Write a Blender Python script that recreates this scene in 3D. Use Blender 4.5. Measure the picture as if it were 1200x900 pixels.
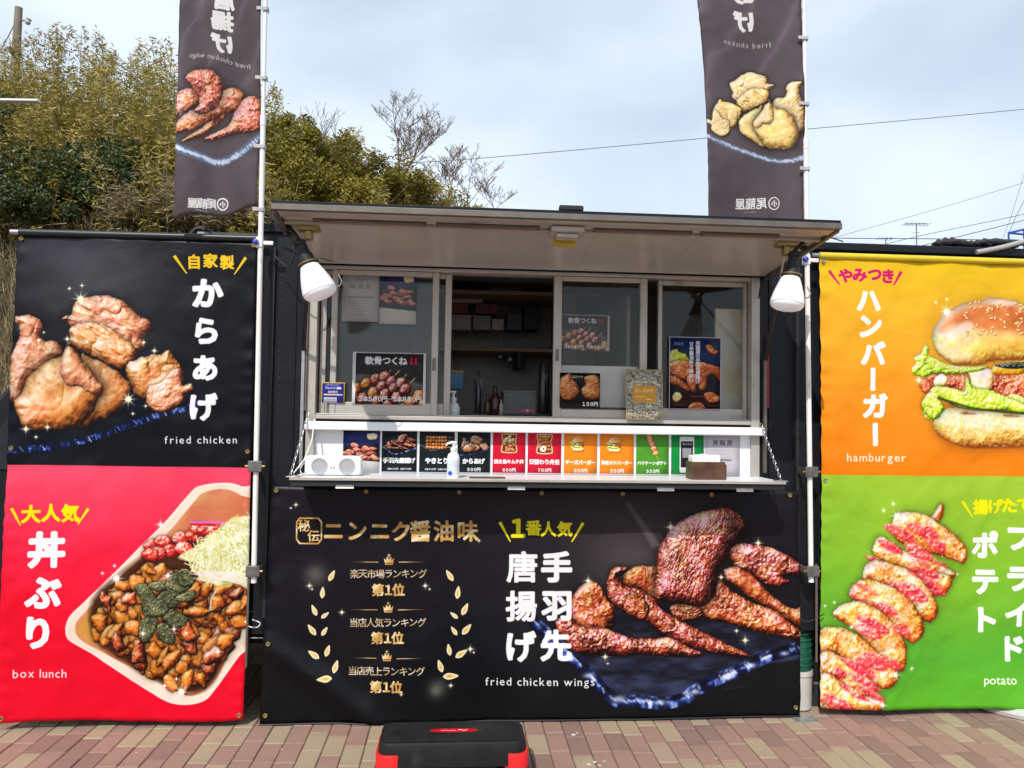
import bpy, bmesh, math, random
import numpy as np
from math import sin, cos, radians, pi, sqrt, atan2
from mathutils import Vector, Matrix

for o in list(bpy.data.objects): bpy.data.objects.remove(o)
scene = bpy.context.scene
COL = scene.collection

# ------------------------------------------------------------------ camera
FPX = 873.0; YAW = radians(4.2); PIT = radians(2.3); ROL = 0.0155
CP = np.array([0.0, -3.72, 1.5])
fw = np.array([sin(YAW)*cos(PIT), cos(YAW)*cos(PIT), sin(PIT)])
_r = np.array([cos(YAW), -sin(YAW), 0.0]); _u = np.cross(_r, fw)
rt = _r*cos(ROL)+_u*sin(ROL); up = _u*cos(ROL)-_r*sin(ROL)
cam_d = bpy.data.cameras.new('camera'); cam = bpy.data.objects.new('camera', cam_d); COL.objects.link(cam)
cam_d.sensor_width = 36.0; cam_d.lens = 36.0*FPX/1200.0; cam_d.clip_end = 2000.0; cam_d.clip_start = 0.05
cam.matrix_world = Matrix(((rt[0], up[0], -fw[0], CP[0]), (rt[1], up[1], -fw[1], CP[1]), (rt[2], up[2], -fw[2], CP[2]), (0, 0, 0, 1)))
scene.camera = cam

def PY(x, y, Y):
    """survey helper: the place on the upright plane Y that is seen at x, y in the photograph"""
    d = fw*FPX+rt*(x-600)-up*(y-450); t = (Y-CP[1])/d[1]; return CP+d*t
def project(p):
    d = np.array(p, dtype=float)-CP; z = d@fw; return 600+FPX*(d@rt)/z, 450-FPX*(d@up)/z

# ------------------------------------------------------------------ sun and sky
SUN_TO = Vector((-0.40, -1.0, 1.07)).normalized()
sun_el = math.asin(SUN_TO.z); sun_az = atan2(SUN_TO.x, SUN_TO.y)
sd = bpy.data.lights.new('sun', 'SUN'); sd.energy = 3.7; sd.angle = radians(0.55); sd.color = (1.0, 0.955, 0.89)
so = bpy.data.objects.new('sun', sd); COL.objects.link(so); so.location = (-8, -12, 20)
so.rotation_euler = SUN_TO.to_track_quat('Z', 'Y').to_euler()
world = bpy.data.worlds.new('World'); scene.world = world; world.use_nodes = True
wn = world.node_tree; wn.nodes.clear()
def wnode(t, **k):
    n = wn.nodes.new(t)
    for a, b in k.items(): setattr(n, a, b)
    return n
sky = wnode('ShaderNodeTexSky', sky_type='NISHITA', sun_disc=False, sun_elevation=sun_el, sun_rotation=sun_az % (2*pi), air_density=1.1, dust_density=1.6, ozone_density=1.2)
tc = wnode('ShaderNodeTexCoord'); mp = wnode('ShaderNodeMapping'); mp.inputs['Scale'].default_value = (1.0, 1.0, 1.9); mp.inputs['Rotation'].default_value = (0.25, 0.35, 0.4)
nz = wnode('ShaderNodeTexNoise'); nz.inputs['Scale'].default_value = 1.9; nz.inputs['Detail'].default_value = 5; nz.inputs['Roughness'].default_value = 0.44
nz.inputs['Distortion'].default_value = 0.15
cr = wnode('ShaderNodeValToRGB'); cr.color_ramp.elements[0].position = 0.33; cr.color_ramp.elements[0].color = (0.40, 0.40, 0.40, 1)
cr.color_ramp.elements[1].position = 0.66; cr.color_ramp.elements[1].color = (1, 1, 1, 1)
mx = wnode('ShaderNodeMixRGB'); mx.inputs['Color2'].default_value = (8.0, 9.1, 10.5, 1)
bg = wnode('ShaderNodeBackground'); bg.inputs['Strength'].default_value = 0.112; wo = wnode('ShaderNodeOutputWorld')
L = wn.links
L.new(tc.outputs['Generated'], mp.inputs['Vector']); L.new(mp.outputs['Vector'], nz.inputs['Vector']); L.new(nz.outputs['Fac'], cr.inputs['Fac'])
L.new(cr.outputs['Color'], mx.inputs['Fac']); L.new(sky.outputs['Color'], mx.inputs['Color1']); L.new(mx.outputs['Color'], bg.inputs['Color']); L.new(bg.outputs['Background'], wo.inputs['Surface'])
scene.view_settings.view_transform = 'Standard'; scene.view_settings.look = 'None'
scene.view_settings.exposure = 0.0; scene.view_settings.gamma = 1.0
scene.view_settings.use_curve_mapping = False

# ------------------------------------------------------------------ object helpers
def tag(o, label=None, cat=None, group=None, kind=None):
    if label: o['label'] = label
    if cat: o['category'] = cat
    if group: o['group'] = group
    if kind: o['kind'] = kind
    return o
def thing(name, label, cat, loc=(0, 0, 0), group=None):
    o = bpy.data.objects.new(name, None); COL.objects.link(o); o.location = loc; o.empty_display_size = 0.1
    return tag(o, label, cat, group)

def srgb(c):
    c = np.asarray(c, dtype=float)/255.0
    return np.where(c <= 0.04045, c/12.92, ((c+0.055)/1.055)**2.4)

_mats = {}
def mat(name, col, rough=0.5, metal=0.0, var=0.12, scale=14.0, bump=0.0, bscale=None, spec=0.5, coat=0.0, trans=0.0, emit=None, detail=5.0, dirt=None):
    """procedural material: base colour varied by noise, optional fine relief and shaped dirt"""
    if name in _mats: return _mats[name]
    m = bpy.data.materials.new(name); m.use_nodes = True; nt = m.node_tree; b = nt.nodes['Principled BSDF']
    b.inputs['Roughness'].default_value = rough; b.inputs['Metallic'].default_value = metal
    b.inputs['Specular IOR Level'].default_value = spec; b.inputs['Coat Weight'].default_value = coat
    b.inputs['Transmission Weight'].default_value = trans
    t = nt.nodes.new('ShaderNodeTexCoord'); n = nt.nodes.new('ShaderNodeTexNoise'); n.inputs['Scale'].default_value = scale; n.inputs['Detail'].default_value = detail
    nt.links.new(t.outputs['Object'], n.inputs['Vector'])
    r = nt.nodes.new('ShaderNodeValToRGB'); r.color_ramp.elements[0].position = 0.3; r.color_ramp.elements[1].position = 0.7
    c = np.array(col, dtype=float)
    r.color_ramp.elements[0].color = (*np.clip(c*(1-var), 0, 1), 1); r.color_ramp.elements[1].color = (*np.clip(c*(1+var), 0, 1), 1)
    nt.links.new(n.outputs['Fac'], r.inputs['Fac']); out = r.outputs['Color']
    if dirt:
        n2 = nt.nodes.new('ShaderNodeTexNoise'); n2.inputs['Scale'].default_value = dirt[1]; n2.inputs['Detail'].default_value = 8
        nt.links.new(t.outputs['Object'], n2.inputs['Vector'])
        r2 = nt.nodes.new('ShaderNodeValToRGB'); r2.color_ramp.elements[0].position = dirt[2]; r2.color_ramp.elements[1].position = dirt[2]+0.15
        r2.color_ramp.elements[0].color = (0, 0, 0, 1); r2.color_ramp.elements[1].color = (1, 1, 1, 1)
        mxx = nt.nodes.new('ShaderNodeMixRGB'); mxx.inputs['Color2'].default_value = (*dirt[0], 1)
        nt.links.new(n2.outputs['Fac'], r2.inputs['Fac']); nt.links.new(r2.outputs['Color'], mxx.inputs['Fac']); nt.links.new(out, mxx.inputs['Color1']); out = mxx.outputs['Color']
    nt.links.new(out, b.inputs['Base Color'])
    if bump > 0:
        n3 = nt.nodes.new('ShaderNodeTexNoise'); n3.inputs['Scale'].default_value = bscale or scale*3; n3.inputs['Detail'].default_value = 6
        nt.links.new(t.outputs['Object'], n3.inputs['Vector'])
        bp = nt.nodes.new('ShaderNodeBump'); bp.inputs['Strength'].default_value = bump; bp.inputs['Distance'].default_value = 0.004
        nt.links.new(n3.outputs['Fac'], bp.inputs['Height']); nt.links.new(bp.outputs['Normal'], b.inputs['Normal'])
    if emit:
        b.inputs['Emission Color'].default_value = (*emit[0], 1); b.inputs['Emission Strength'].default_value = emit[1]
    _mats[name] = m
    return m

def glass_mat(name, tint=(0.97, 0.98, 0.975), film=0.03, filmcol=(0.35, 0.34, 0.32)):
    m = bpy.data.materials.new(name); m.use_nodes = True; nt = m.node_tree; nt.nodes.clear()
    out = nt.nodes.new('ShaderNodeOutputMaterial'); tr = nt.nodes.new('ShaderNodeBsdfTransparent'); tr.inputs['Color'].default_value = (*tint, 1)
    gl = nt.nodes.new('ShaderNodeBsdfGlossy'); gl.inputs['Roughness'].default_value = 0.02
    fr = nt.nodes.new('ShaderNodeLayerWeight'); pw = nt.nodes.new('ShaderNodeMath'); pw.operation = 'POWER'; pw.inputs[1].default_value = 4.0
    mul = nt.nodes.new('ShaderNodeMath'); mul.operation = 'MULTIPLY_ADD'; mul.inputs[1].default_value = 0.9; mul.inputs[2].default_value = 0.022; mul.use_clamp = True
    m1 = nt.nodes.new('ShaderNodeMixShader'); df = nt.nodes.new('ShaderNodeBsdfDiffuse'); m2 = nt.nodes.new('ShaderNodeMixShader')
    t = nt.nodes.new('ShaderNodeTexCoord'); n = nt.nodes.new('ShaderNodeTexNoise'); n.inputs['Scale'].default_value = 6; n.inputs['Detail'].default_value = 6
    mm = nt.nodes.new('ShaderNodeMath'); mm.operation = 'MULTIPLY'; mm.inputs[1].default_value = film*2
    df.inputs['Color'].default_value = (*filmcol, 1)
    k = nt.links
    k.new(t.outputs['Object'], n.inputs['Vector']); k.new(n.outputs['Fac'], mm.inputs[0]); k.new(mm.outputs[0], m2.inputs['Fac'])
    k.new(fr.outputs['Facing'], pw.inputs[0]); k.new(pw.outputs[0], mul.inputs[0]); k.new(mul.outputs[0], m1.inputs['Fac']); k.new(tr.outputs[0], m1.inputs[1]); k.new(gl.outputs[0], m1.inputs[2])
    k.new(m1.outputs[0], m2.inputs[1]); k.new(df.outputs[0], m2.inputs[2]); k.new(m2.outputs[0], out.inputs['Surface'])
    return m

class MB:
    """collects shapes into one mesh"""
    def __init__(s): s.v = []; s.f = []
    def add(s, vs, fs):
        b = len(s.v); s.v += [tuple(map(float, p)) for p in vs]; s.f += [tuple(i+b for i in q) for q in fs]; return s
    def box(s, x0, x1, y0, y1, z0, z1):
        v = [(x0, y0, z0), (x1, y0, z0), (x1, y1, z0), (x0, y1, z0), (x0, y0, z1), (x1, y0, z1), (x1, y1, z1), (x0, y1, z1)]
        return s.add(v, [(0, 3, 2, 1), (4, 5, 6, 7), (0, 1, 5, 4), (1, 2, 6, 5), (2, 3, 7, 6), (3, 0, 4, 7)])
    def obox(s, c, size, M):
        hx, hy, hz = [q/2 for q in size]; c = Vector(c)
        v = [c+M @ Vector((a*hx, b*hy, d*hz)) for d in (-1, 1) for a, b in ((-1, -1), (1, -1), (1, 1), (-1, 1))]
        return s.add(v, [(0, 3, 2, 1), (4, 5, 6, 7), (0, 1, 5, 4), (1, 2, 6, 5), (2, 3, 7, 6), (3, 0, 4, 7)])
    def cyl(s, p0, p1, r0, r1=None, n=14, caps=True):
        r1 = r0 if r1 is None else r1
        p0 = Vector(p0); p1 = Vector(p1); d = (p1-p0).normalized(); a = d.orthogonal().normalized(); b = d.cross(a)
        v = []
        for p, r in ((p0, r0), (p1, r1)):
            for i in range(n):
                t = 2*pi*i/n; v.append(p+a*(r*cos(t))+b*(r*sin(t)))
        f = [(i, (i+1) % n, n+(i+1) % n, n+i) for i in range(n)]
        if caps: f += [tuple(range(n-1, -1, -1)), tuple(range(n, 2*n))]
        return s.add(v, f)
    def tube(s, pts, r, n=8):
        pts = [Vector(p) for p in pts]; rs = r if isinstance(r, (list, tuple)) else [r]*len(pts)
        v = []; f = []; a = None
        for i, p in enumerate(pts):
            d = (pts[min(i+1, len(pts)-1)]-pts[max(i-1, 0)]).normalized()
            a = d.orthogonal().normalized() if a is None else (a-d*a.dot(d)).normalized()
            b = d.cross(a)
            for k in range(n):
                t = 2*pi*k/n; v.append(p+a*(rs[i]*cos(t))+b*(rs[i]*sin(t)))
        for i in range(len(pts)-1):
            for k in range(n): f.append((i*n+k, i*n+(k+1) % n, (i+1)*n+(k+1) % n, (i+1)*n+k))
        f += [tuple(range(n-1, -1, -1)), tuple(range((len(pts)-1)*n, len(pts)*n))]
        return s.add(v, f)
    def lathe(s, c, axis, prof, n=20):
        """prof: (distance along axis, radius)"""
        c = Vector(c); d = Vector(axis).normalized(); a = d.orthogonal().normalized(); b = d.cross(a); v = []; f = []
        for h, r in prof:
            for k in range(n):
                t = 2*pi*k/n; v.append(c+d*h+a*(r*cos(t))+b*(r*sin(t)))
        for i in range(len(prof)-1):
            for k in range(n): f.append((i*n+k, i*n+(k+1) % n, (i+1)*n+(k+1) % n, (i+1)*n+k))
        f += [tuple(range(n-1, -1, -1)), tuple(range((len(prof)-1)*n, len(prof)*n))]
        return s.add(v, f)
    def prism(s, poly, y0, y1):
        """poly in x,z extruded along y"""
        n = len(poly); v = [(x, y0, z) for x, z in poly]+[(x, y1, z) for x, z in poly]
        return s.add(v, [tuple(range(n)), tuple(range(2*n-1, n-1, -1))]+[(i, n+i, n+(i+1) % n, (i+1) % n) for i in range(n)])
    def build(s, name, m, parent=None, smooth=False, bevel=0.0, seg=2):
        me = bpy.data.meshes.new(name); me.from_pydata(s.v, [], s.f)
        bm = bmesh.new(); bm.from_mesh(me); bmesh.ops.recalc_face_normals(bm, faces=bm.faces); bm.to_mesh(me); bm.free()
        me.materials.append(m); o = bpy.data.objects.new(name, me); COL.objects.link(o)
        if parent: o.parent = parent; o.location = -Vector(parent_world(parent))
        if smooth:
            me.polygons.foreach_set('use_smooth', [True]*len(me.polygons))
            try: me.set_sharp_from_angle(angle=radians(40))
            except Exception: pass
        if bevel > 0:
            md = o.modifiers.new('bevel', 'BEVEL'); md.width = bevel; md.segments = seg; md.limit_method = 'ANGLE'; md.angle_limit = radians(35)
            me.polygons.foreach_set('use_smooth', [True]*len(me.polygons))
            try: me.set_sharp_from_angle(angle=radians(50))
            except Exception: pass
        return o
def parent_world(p):
    l = Vector(p.location)
    while p.parent: p = p.parent; l = l+Vector(p.location)
    return l
def part(mb, name, m, parent, **k): return mb.build(name, m, parent, **k)

def copy_tree(o, parent=None, loc=None):
    c = o.copy(); COL.objects.link(c); c.parent = parent
    if loc is not None: c.location = loc
    for ch in list(o.children): copy_tree(ch, c)
    return c

# ------------------------------------------------------------------ print painter (numpy): artwork for the printed banners and cards
_rng = np.random.RandomState(7); _T = _rng.rand(256, 256).astype(np.float32)
def vn(X, Y, sc, seed=0):
    x = X/sc+seed*17.13; y = Y/sc+seed*9.71
    i = np.floor(x).astype(np.int32); j = np.floor(y).astype(np.int32); fx = x-i; fy = y-j
    fx = fx*fx*(3-2*fx); fy = fy*fy*(3-2*fy); i &= 255; j &= 255; i1 = (i+1) & 255; j1 = (j+1) & 255
    return (_T[j, i]*(1-fx)+_T[j, i1]*fx)*(1-fy)+(_T[j1, i]*(1-fx)+_T[j1, i1]*fx)*fy
def fbm(X, Y, sc, seed=0, o=4, g=0.5):
    s = 0; a = 1.0; t = 0
    for k in range(o): s = s+a*vn(X, Y, sc/2**k, seed+k*3); t += a; a *= g
    return s/t
def spline(pts, n=5, closed=True):
    P = np.array(pts, float); N = len(P); out = []
    for i in range(N if closed else N-1):
        if closed: a, b, c, d = P[(i-1) % N], P[i], P[(i+1) % N], P[(i+2) % N]
        else: a, b, c, d = P[max(i-1, 0)], P[i], P[i+1], P[min(i+2, N-1)]
        for k in range(n):
            t = k/n; out.append(0.5*((2*b)+(-a+c)*t+(2*a-5*b+4*c-d)*t*t+(-a+3*b-3*c+d)*t**3))
    if not closed: out.append(P[-1])
    return np.array(out)
def pal(t, stops):
    t = np.clip(t, 0, 1); xs = [s[0] for s in stops]
    return np.stack([np.interp(t, xs, [s[1][k] for s in stops]) for k in range(3)], -1)

_glyph = {}
def glyph(ch):
    """triangles of one character, in em units, from Blender's own built-in font"""
    if ch not in _glyph:
        cu = bpy.data.curves.new('glyph', 'FONT'); cu.body = ch; cu.size = 1.0; cu.resolution_u = 3
        ob = bpy.data.objects.new('glyph', cu); COL.objects.link(ob)
        bpy.context.view_layer.update()
        me = ob.evaluated_get(bpy.context.evaluated_depsgraph_get()).to_mesh()
        me.calc_loop_triangles(); V = np.array([v.co[:2] for v in me.vertices]).reshape(-1, 2)
        T = np.array([t.vertices[:] for t in me.loop_triangles], int).reshape(-1, 3)
        _glyph[ch] = (V.astype(float), T)
        bpy.data.objects.remove(ob); bpy.data.curves.remove(cu)
    return _glyph[ch]

class Canvas:
    def __init__(s, W, H, S, quad=None):
        s.S = S; s.W = W; s.H = H; s.w = int(W*S); s.h = int(H*S); s.a = np.zeros((s.h, s.w, 3), np.float32)
        s.Y, s.X = np.meshgrid((np.arange(s.h)+0.5)/S, (np.arange(s.w)+0.5)/S, indexing='ij'); s.X = s.X.astype(np.float32); s.Y = s.Y.astype(np.float32)
        s.T = None; s.Hm = None
        if quad is not None:   # photo px corners TL TR BR BL -> local px
            A = []; b = []
            for (x, y), (u, v) in zip(quad, ((0, 0), (W, 0), (W, H), (0, H))):
                A.append([x, y, 1, 0, 0, 0, -u*x, -u*y]); b.append(u); A.append([0, 0, 0, x, y, 1, -v*x, -v*y]); b.append(v)
            h = np.linalg.solve(np.array(A), np.array(b)); s.Hm = np.append(h, 1).reshape(3, 3)
    def P(s, pts):
        P = np.array(pts, float).reshape(-1, 2)
        if s.T is not None: P = np.stack(s.T(P[:, 0], P[:, 1]), -1)
        if s.Hm is not None:
            q = np.c_[P, np.ones(len(P))] @ s.Hm.T; P = q[:, :2]/q[:, 2:]
        return P
    def k(s):
        """local px per drawing px"""
        a = s.P([(0, 0), (1, 0)]) if s.Hm is None else s.P([(600, 600), (601, 600)])
        return float(np.hypot(*(a[1]-a[0])))
    def win(s, P, pad):
        x0 = max(int((P[:, 0].min()-pad)*s.S), 0); x1 = min(int((P[:, 0].max()+pad)*s.S)+2, s.w)
        y0 = max(int((P[:, 1].min()-pad)*s.S), 0); y1 = min(int((P[:, 1].max()+pad)*s.S)+2, s.h)
        return None if x1 <= x0 or y1 <= y0 else (slice(y0, y1), slice(x0, x1))
    def sdist(s, P, w, closed=True):
        X = s.X[w]; Y = s.Y[w]; d = np.full(X.shape, 1e9, np.float32); ins = np.zeros(X.shape, bool); n = len(P)
        for i in range(n if closed else n-1):
            ax, ay = P[i]; bx, by = P[(i+1) % n]; ex = bx-ax; ey = by-ay; l = ex*ex+ey*ey+1e-9
            px = X-ax; py = Y-ay; t = np.clip((px*ex+py*ey)/l, 0, 1); d = np.minimum(d, (px-t*ex)**2+(py-t*ey)**2)
            if closed and ay != by:
                c = (Y >= min(ay, by)) & (Y < max(ay, by)); ins ^= c & (px < (Y-ay)*ex/ey)
        d = np.sqrt(d)
        return np.where(ins, d, -d) if closed else d
    def blend(s, w, col, al):
        al = np.clip(al, 0, 1)[..., None]; s.a[w] = s.a[w]*(1-al)+np.asarray(col, np.float32)*al
    def poly(s, pts, col, al=1.0, smooth=True, soft=0.0, n=4):
        P = s.P(pts); P = spline(P, n) if smooth else P; w = s.win(P, 2+soft*2)
        if w is None: return
        d = s.sdist(P, w); m = np.clip(d/(soft or 1.0/s.S)+0.5, 0, 1)
        c = col(s.X[w], s.Y[w], d) if callable(col) else col
        s.blend(w, c, m*al)
    def line(s, pts, wid, col, al=1.0, smooth=False, taper=None, soft=0.0):
        P = s.P(pts); P = spline(P, 5, False) if smooth else P; wid = wid*s.k(); w = s.win(P, wid+2+soft)
        if w is None: return
        d = s.sdist(P, w, False); m = np.clip((wid/2-d)/(soft or 1.0/s.S)+0.5, 0, 1)
        c = col(s.X[w], s.Y[w], d) if callable(col) else col
        s.blend(w, c, m*al)
    def glow(s, x, y, rx, ry, col, al):
        P = s.P([(x, y)])[0]; k = s.k(); rx *= k; ry *= k; w = s.win(np.array([P]), max(rx, ry)*2.2)
        if w is None: return
        s.blend(w, col, al*np.exp(-((s.X[w]-P[0])/rx)**2-((s.Y[w]-P[1])/ry)**2))
    def star(s, x, y, r, col=(255, 250, 235), ang=0.0, rays=4):
        P = s.P([(x, y)])[0]; k = s.k(); r = r*k; w = s.win(np.array([P]), r*1.6)
        if w is None: return
        X = s.X[w]-P[0]; Y = s.Y[w]-P[1]; R = np.hypot(X, Y); m = 1.3*np.exp(-(R/(r*0.22))**2)+0.3*np.exp(-(R/(r*0.5))**2)
        for q in range(rays//2):
            a = ang+pi*q/(rays//2); u = X*cos(a)+Y*sin(a); v = -X*sin(a)+Y*cos(a)
            m = m+0.95*np.exp(-(v/(0.05*r+0.25/s.S))**2)*np.clip(1-np.abs(u)/(r*1.3), 0, 1)**1.6
        s.blend(w, col, m)
    def food(s, pts, stops, R=14, amp=2.2, sc=9, ridge=0.0, spec=0.35, sh=0.55, seed=1, fine=0.35, tone=1.0, shift=0.0, edge=0.25, stretch=None, n=4, lum=1.0, al=1.0, feather=0.0, hue=0.5, nv=1.0):
        """one printed morsel: a domed, wrinkled, lit shape with a soft dark rim round it"""
        P = spline(s.P(pts), n); k = s.k(); R = R*k; sc = sc*k; amp = amp*k; w = s.win(P, R*0.5+3)
        if w is None: return
        d = s.sdist(P, w); X = s.X[w]; Y = s.Y[w]
        wob = (fbm(X, Y, sc*0.6, seed+40, 3)-0.5)*sc*0.35; d = d+wob
        if sh > 0: s.blend(w, (8, 4, 3), sh*np.exp(-np.clip(-d, 0, None)/(R*0.22)))
        t = np.clip(d/R, 0, 1); h = R*0.75*np.sqrt(1-(1-t)**2)
        U, V = X, Y
        if stretch:
            a, q = stretch; U = X*cos(a)+Y*sin(a); V = (-X*sin(a)+Y*cos(a))*q
        wx = fbm(U, V, sc*2, seed+7, 2)*sc*1.2; wy = fbm(U, V, sc*2, seed+13, 2)*sc*1.2
        n1 = fbm(U+wx*.5, V+wy*.5, sc, seed, 3); rd = 1-np.abs(np.clip(3.0*(fbm(U+wx*.5, V+wy*.5, sc*2.0, seed+21, 1)-.5), -1, 1))
        n2 = fbm(U, V, sc*0.24, seed+31, 3)
        n3 = vn(U+wx*.4, V+wy*.4, sc*0.5, seed+51); big = fbm(X, Y, sc*2.6, seed+61, 2)
        h = h+amp*(1.5*n1**1.6+0.55*n3**2)-amp*ridge*0.55*rd**3+amp*fine*0.22*n2
        gy, gx = np.gradient(h, 1.0/s.S); q = 1.0/np.sqrt(gx*gx+gy*gy+1)
        Lx, Ly, Lz = -0.42, -0.58, 0.70; df = np.clip((-gx*Lx-gy*Ly+Lz)*q*0.8+0.2, 0, 1)
        Hx, Hy, Hz = -0.24, -0.33, 0.913; nh = np.clip((-gx*Hx-gy*Hy+Hz)*q, 0, 1); sp = nh**22
        tt = (df**1.15*0.96-0.04+nv*((n1-0.5)*0.30+(n2-0.5)*0.46*(.5+fine)+(big-0.5)*0.52)+0.03+shift)*tone
        c = pal(tt, stops)*lum; c = c*(1-edge*np.exp(-np.clip(d, 0, None)/(R*0.16)))[..., None]
        hu = (fbm(X, Y, sc*1.4, seed+91, 2)-0.5)*0.55*hue; c = c*(1+np.stack([(big-0.5)*0.10, -hu*0.8+(n3-0.5)*0.15, hu+(n3-0.5)*0.15], -1))
        fl = np.clip((vn(U+wx, V+wy, max(sc*0.20, 0.9), seed+77)-0.62)*5, 0, 1)*np.clip((nh-0.72)*4, 0, 1)
        c = c+(np.array([255, 240, 230])-c)*np.clip(sp*spec*(0.3+n2)+fl*spec*0.55, 0, 0.95)[..., None]
        s.blend(w, np.clip(c, 0, 255), (np.clip(d*s.S*0.8+0.5, 0, 1) if feather == 0 else np.clip(d/(feather*k), 0, 1)**1.3)*al)
    def text(s, st, x, y, size, col, bold=0.0, rot=0.0, mirror=False, vertical=False, pitch=None, al=1.0, sx=1.0, shear=0.0, width=None):
        """each character centred on its cell; x,y = centre of the first cell (or of the whole line if width is given)"""
        chars = list(st); pitch = size if pitch is None else pitch
        if width is not None:   # latin / long lines: lay out by advance, fit to width
            wd = []
            for c in chars: wd.append(0.34 if c == ' ' else ((float(np.ptp(glyph(c)[0][:, 0]))+0.17) if ord(c) < 256 else 1.0))
            tot = sum(wd); f = width/(tot*size); xs = []; a = -width/2
            for q in wd: xs.append(a+q*size*f/2); a += q*size*f
            cells = [(x+q*cos(rot)*(-1 if mirror else 1), y+q*sin(rot)) for q in xs]
        elif vertical: cells = [(x, y+i*pitch) for i in range(len(chars))]
        else: cells = [(x+(-1 if mirror else 1)*i*pitch*cos(rot), y+i*pitch*sin(rot)) for i in range(len(chars))]
        Q = 3 if s.S*size*s.k() < 120 else 2
        for c, (cx, cy) in zip(chars, cells):
            if c in ' ': continue
            V, T = glyph(c)
            if not len(T): continue
            if ord(c) < 256 or c in '、。・': G = V-np.array([(V[:, 0].min()+V[:, 0].max())/2, 0.33 if ord(c) < 256 else 0.36])
            else: G = V-(V.min(0)+V.max(0))/2; G = G if c != 'ー' else G
            if vertical and c == 'ー': G = np.stack([G[:, 1], -G[:, 0]], -1)
            g = np.stack([(G[:, 0]+shear*G[:, 1])*sx*(-1 if mirror else 1), -G[:, 1]], -1)*size
            if rot: g = np.stack([g[:, 0]*cos(rot)-g[:, 1]*sin(rot), g[:, 0]*sin(rot)+g[:, 1]*cos(rot)], -1)
            L = s.P(g+np.array([cx, cy])); pad = bold*size*s.k()+1.0/s.S*2; w = s.win(L, pad)
            if w is None: continue
            hh = (w[0].stop-w[0].start)*Q; ww = (w[1].stop-w[1].start)*Q
            q = (L*s.S-np.array([w[1].start, w[0].start]))*Q; M = np.zeros((hh, ww), bool)
            for t in T:
                A, B, C_ = q[t]; x0 = max(int(min(A[0], B[0], C_[0])), 0); x1 = min(int(max(A[0], B[0], C_[0]))+2, ww)
                y0 = max(int(min(A[1], B[1], C_[1])), 0); y1 = min(int(max(A[1], B[1], C_[1]))+2, hh)
                if x1 <= x0 or y1 <= y0: continue
                yy, xx = np.ogrid[y0:y1, x0:x1]; xx = xx+0.5; yy = yy+0.5
                e0 = (B[0]-A[0])*(yy-A[1])-(B[1]-A[1])*(xx-A[0]); e1 = (C_[0]-B[0])*(yy-B[1])-(C_[1]-B[1])*(xx-B[0]); e2 = (A[0]-C_[0])*(yy-C_[1])-(A[1]-C_[1])*(xx-C_[0])
                M[y0:y1, x0:x1] |= ((e0 >= 0) & (e1 >= 0) & (e2 >= 0)) | ((e0 <= 0) & (e1 <= 0) & (e2 <= 0))
            r = int(round(bold*size*s.k()*s.S*Q))
            if r > 0:
                N = M.copy()
                for dy in range(-r, r+1):
                    ex = int(sqrt(r*r-dy*dy)+0.3)
                    row = np.zeros_like(M); src = M[max(0, -dy):hh-max(0, dy)]
                    row[max(0, dy):hh-max(0, -dy)] = src
                    for dx in (range(-ex, ex+1)):
                        if dx >= 0: N[:, dx:] |= row[:, :ww-dx]
                        else: N[:, :dx] |= row[:, -dx:]
                M = N
            m = M.reshape(hh//Q, Q, ww//Q, Q).mean((1, 3))
            cc = col(s.X[w], s.Y[w], None) if callable(col) else col
            s.blend(w, cc, m*al)
    def image(s, name, gain=0.80):
        im = bpy.data.images.new(name, s.w, s.h, alpha=False, float_buffer=False)
        lin = srgb(np.clip(s.a, 0, 255))*gain
        e = np.where(lin <= 0.0031308, lin*12.92, 1.055*np.clip(lin, 1e-9, None)**(1/2.4)-0.055)
        px = np.ones((s.h, s.w, 4), np.float32); px[..., :3] = e[::-1]
        im.pixels.foreach_set(px.ravel()); im.update(); im.pack()
        return im

def print_mat(name, cv, rough=0.42, wrinkle=0.25, wscale=3.0, gain=0.80, coat=0.0, trans=0.0):
    m = bpy.data.materials.new(name); m.use_nodes = True; nt = m.node_tree; b = nt.nodes['Principled BSDF']
    t = nt.nodes.new('ShaderNodeTexImage'); t.image = cv.image(name, gain); t.interpolation = 'Cubic'; t.extension = 'EXTEND'
    uv = nt.nodes.new('ShaderNodeUVMap'); uv.uv_map = 'UVMap'; nt.links.new(uv.outputs['UV'], t.inputs['Vector'])
    nt.links.new(t.outputs['Color'], b.inputs['Base Color']); b.inputs['Roughness'].default_value = rough; b.inputs['Coat Weight'].default_value = coat; b.inputs['Specular IOR Level'].default_value = 0.16
    b.inputs['Coat Roughness'].default_value = 0.25
    tc = nt.nodes.new('ShaderNodeTexCoord'); n = nt.nodes.new('ShaderNodeTexNoise'); n.inputs['Scale'].default_value = wscale; n.inputs['Detail'].default_value = 5; n.inputs['Distortion'].default_value = 1.2
    nt.links.new(tc.outputs['Object'], n.inputs['Vector']); bp = nt.nodes.new('ShaderNodeBump'); bp.inputs['Strength'].default_value = wrinkle; bp.inputs['Distance'].default_value = 0.02
    nt.links.new(n.outputs['Fac'], bp.inputs['Height']); nt.links.new(bp.outputs['Normal'], b.inputs['Normal'])
    return m
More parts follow.
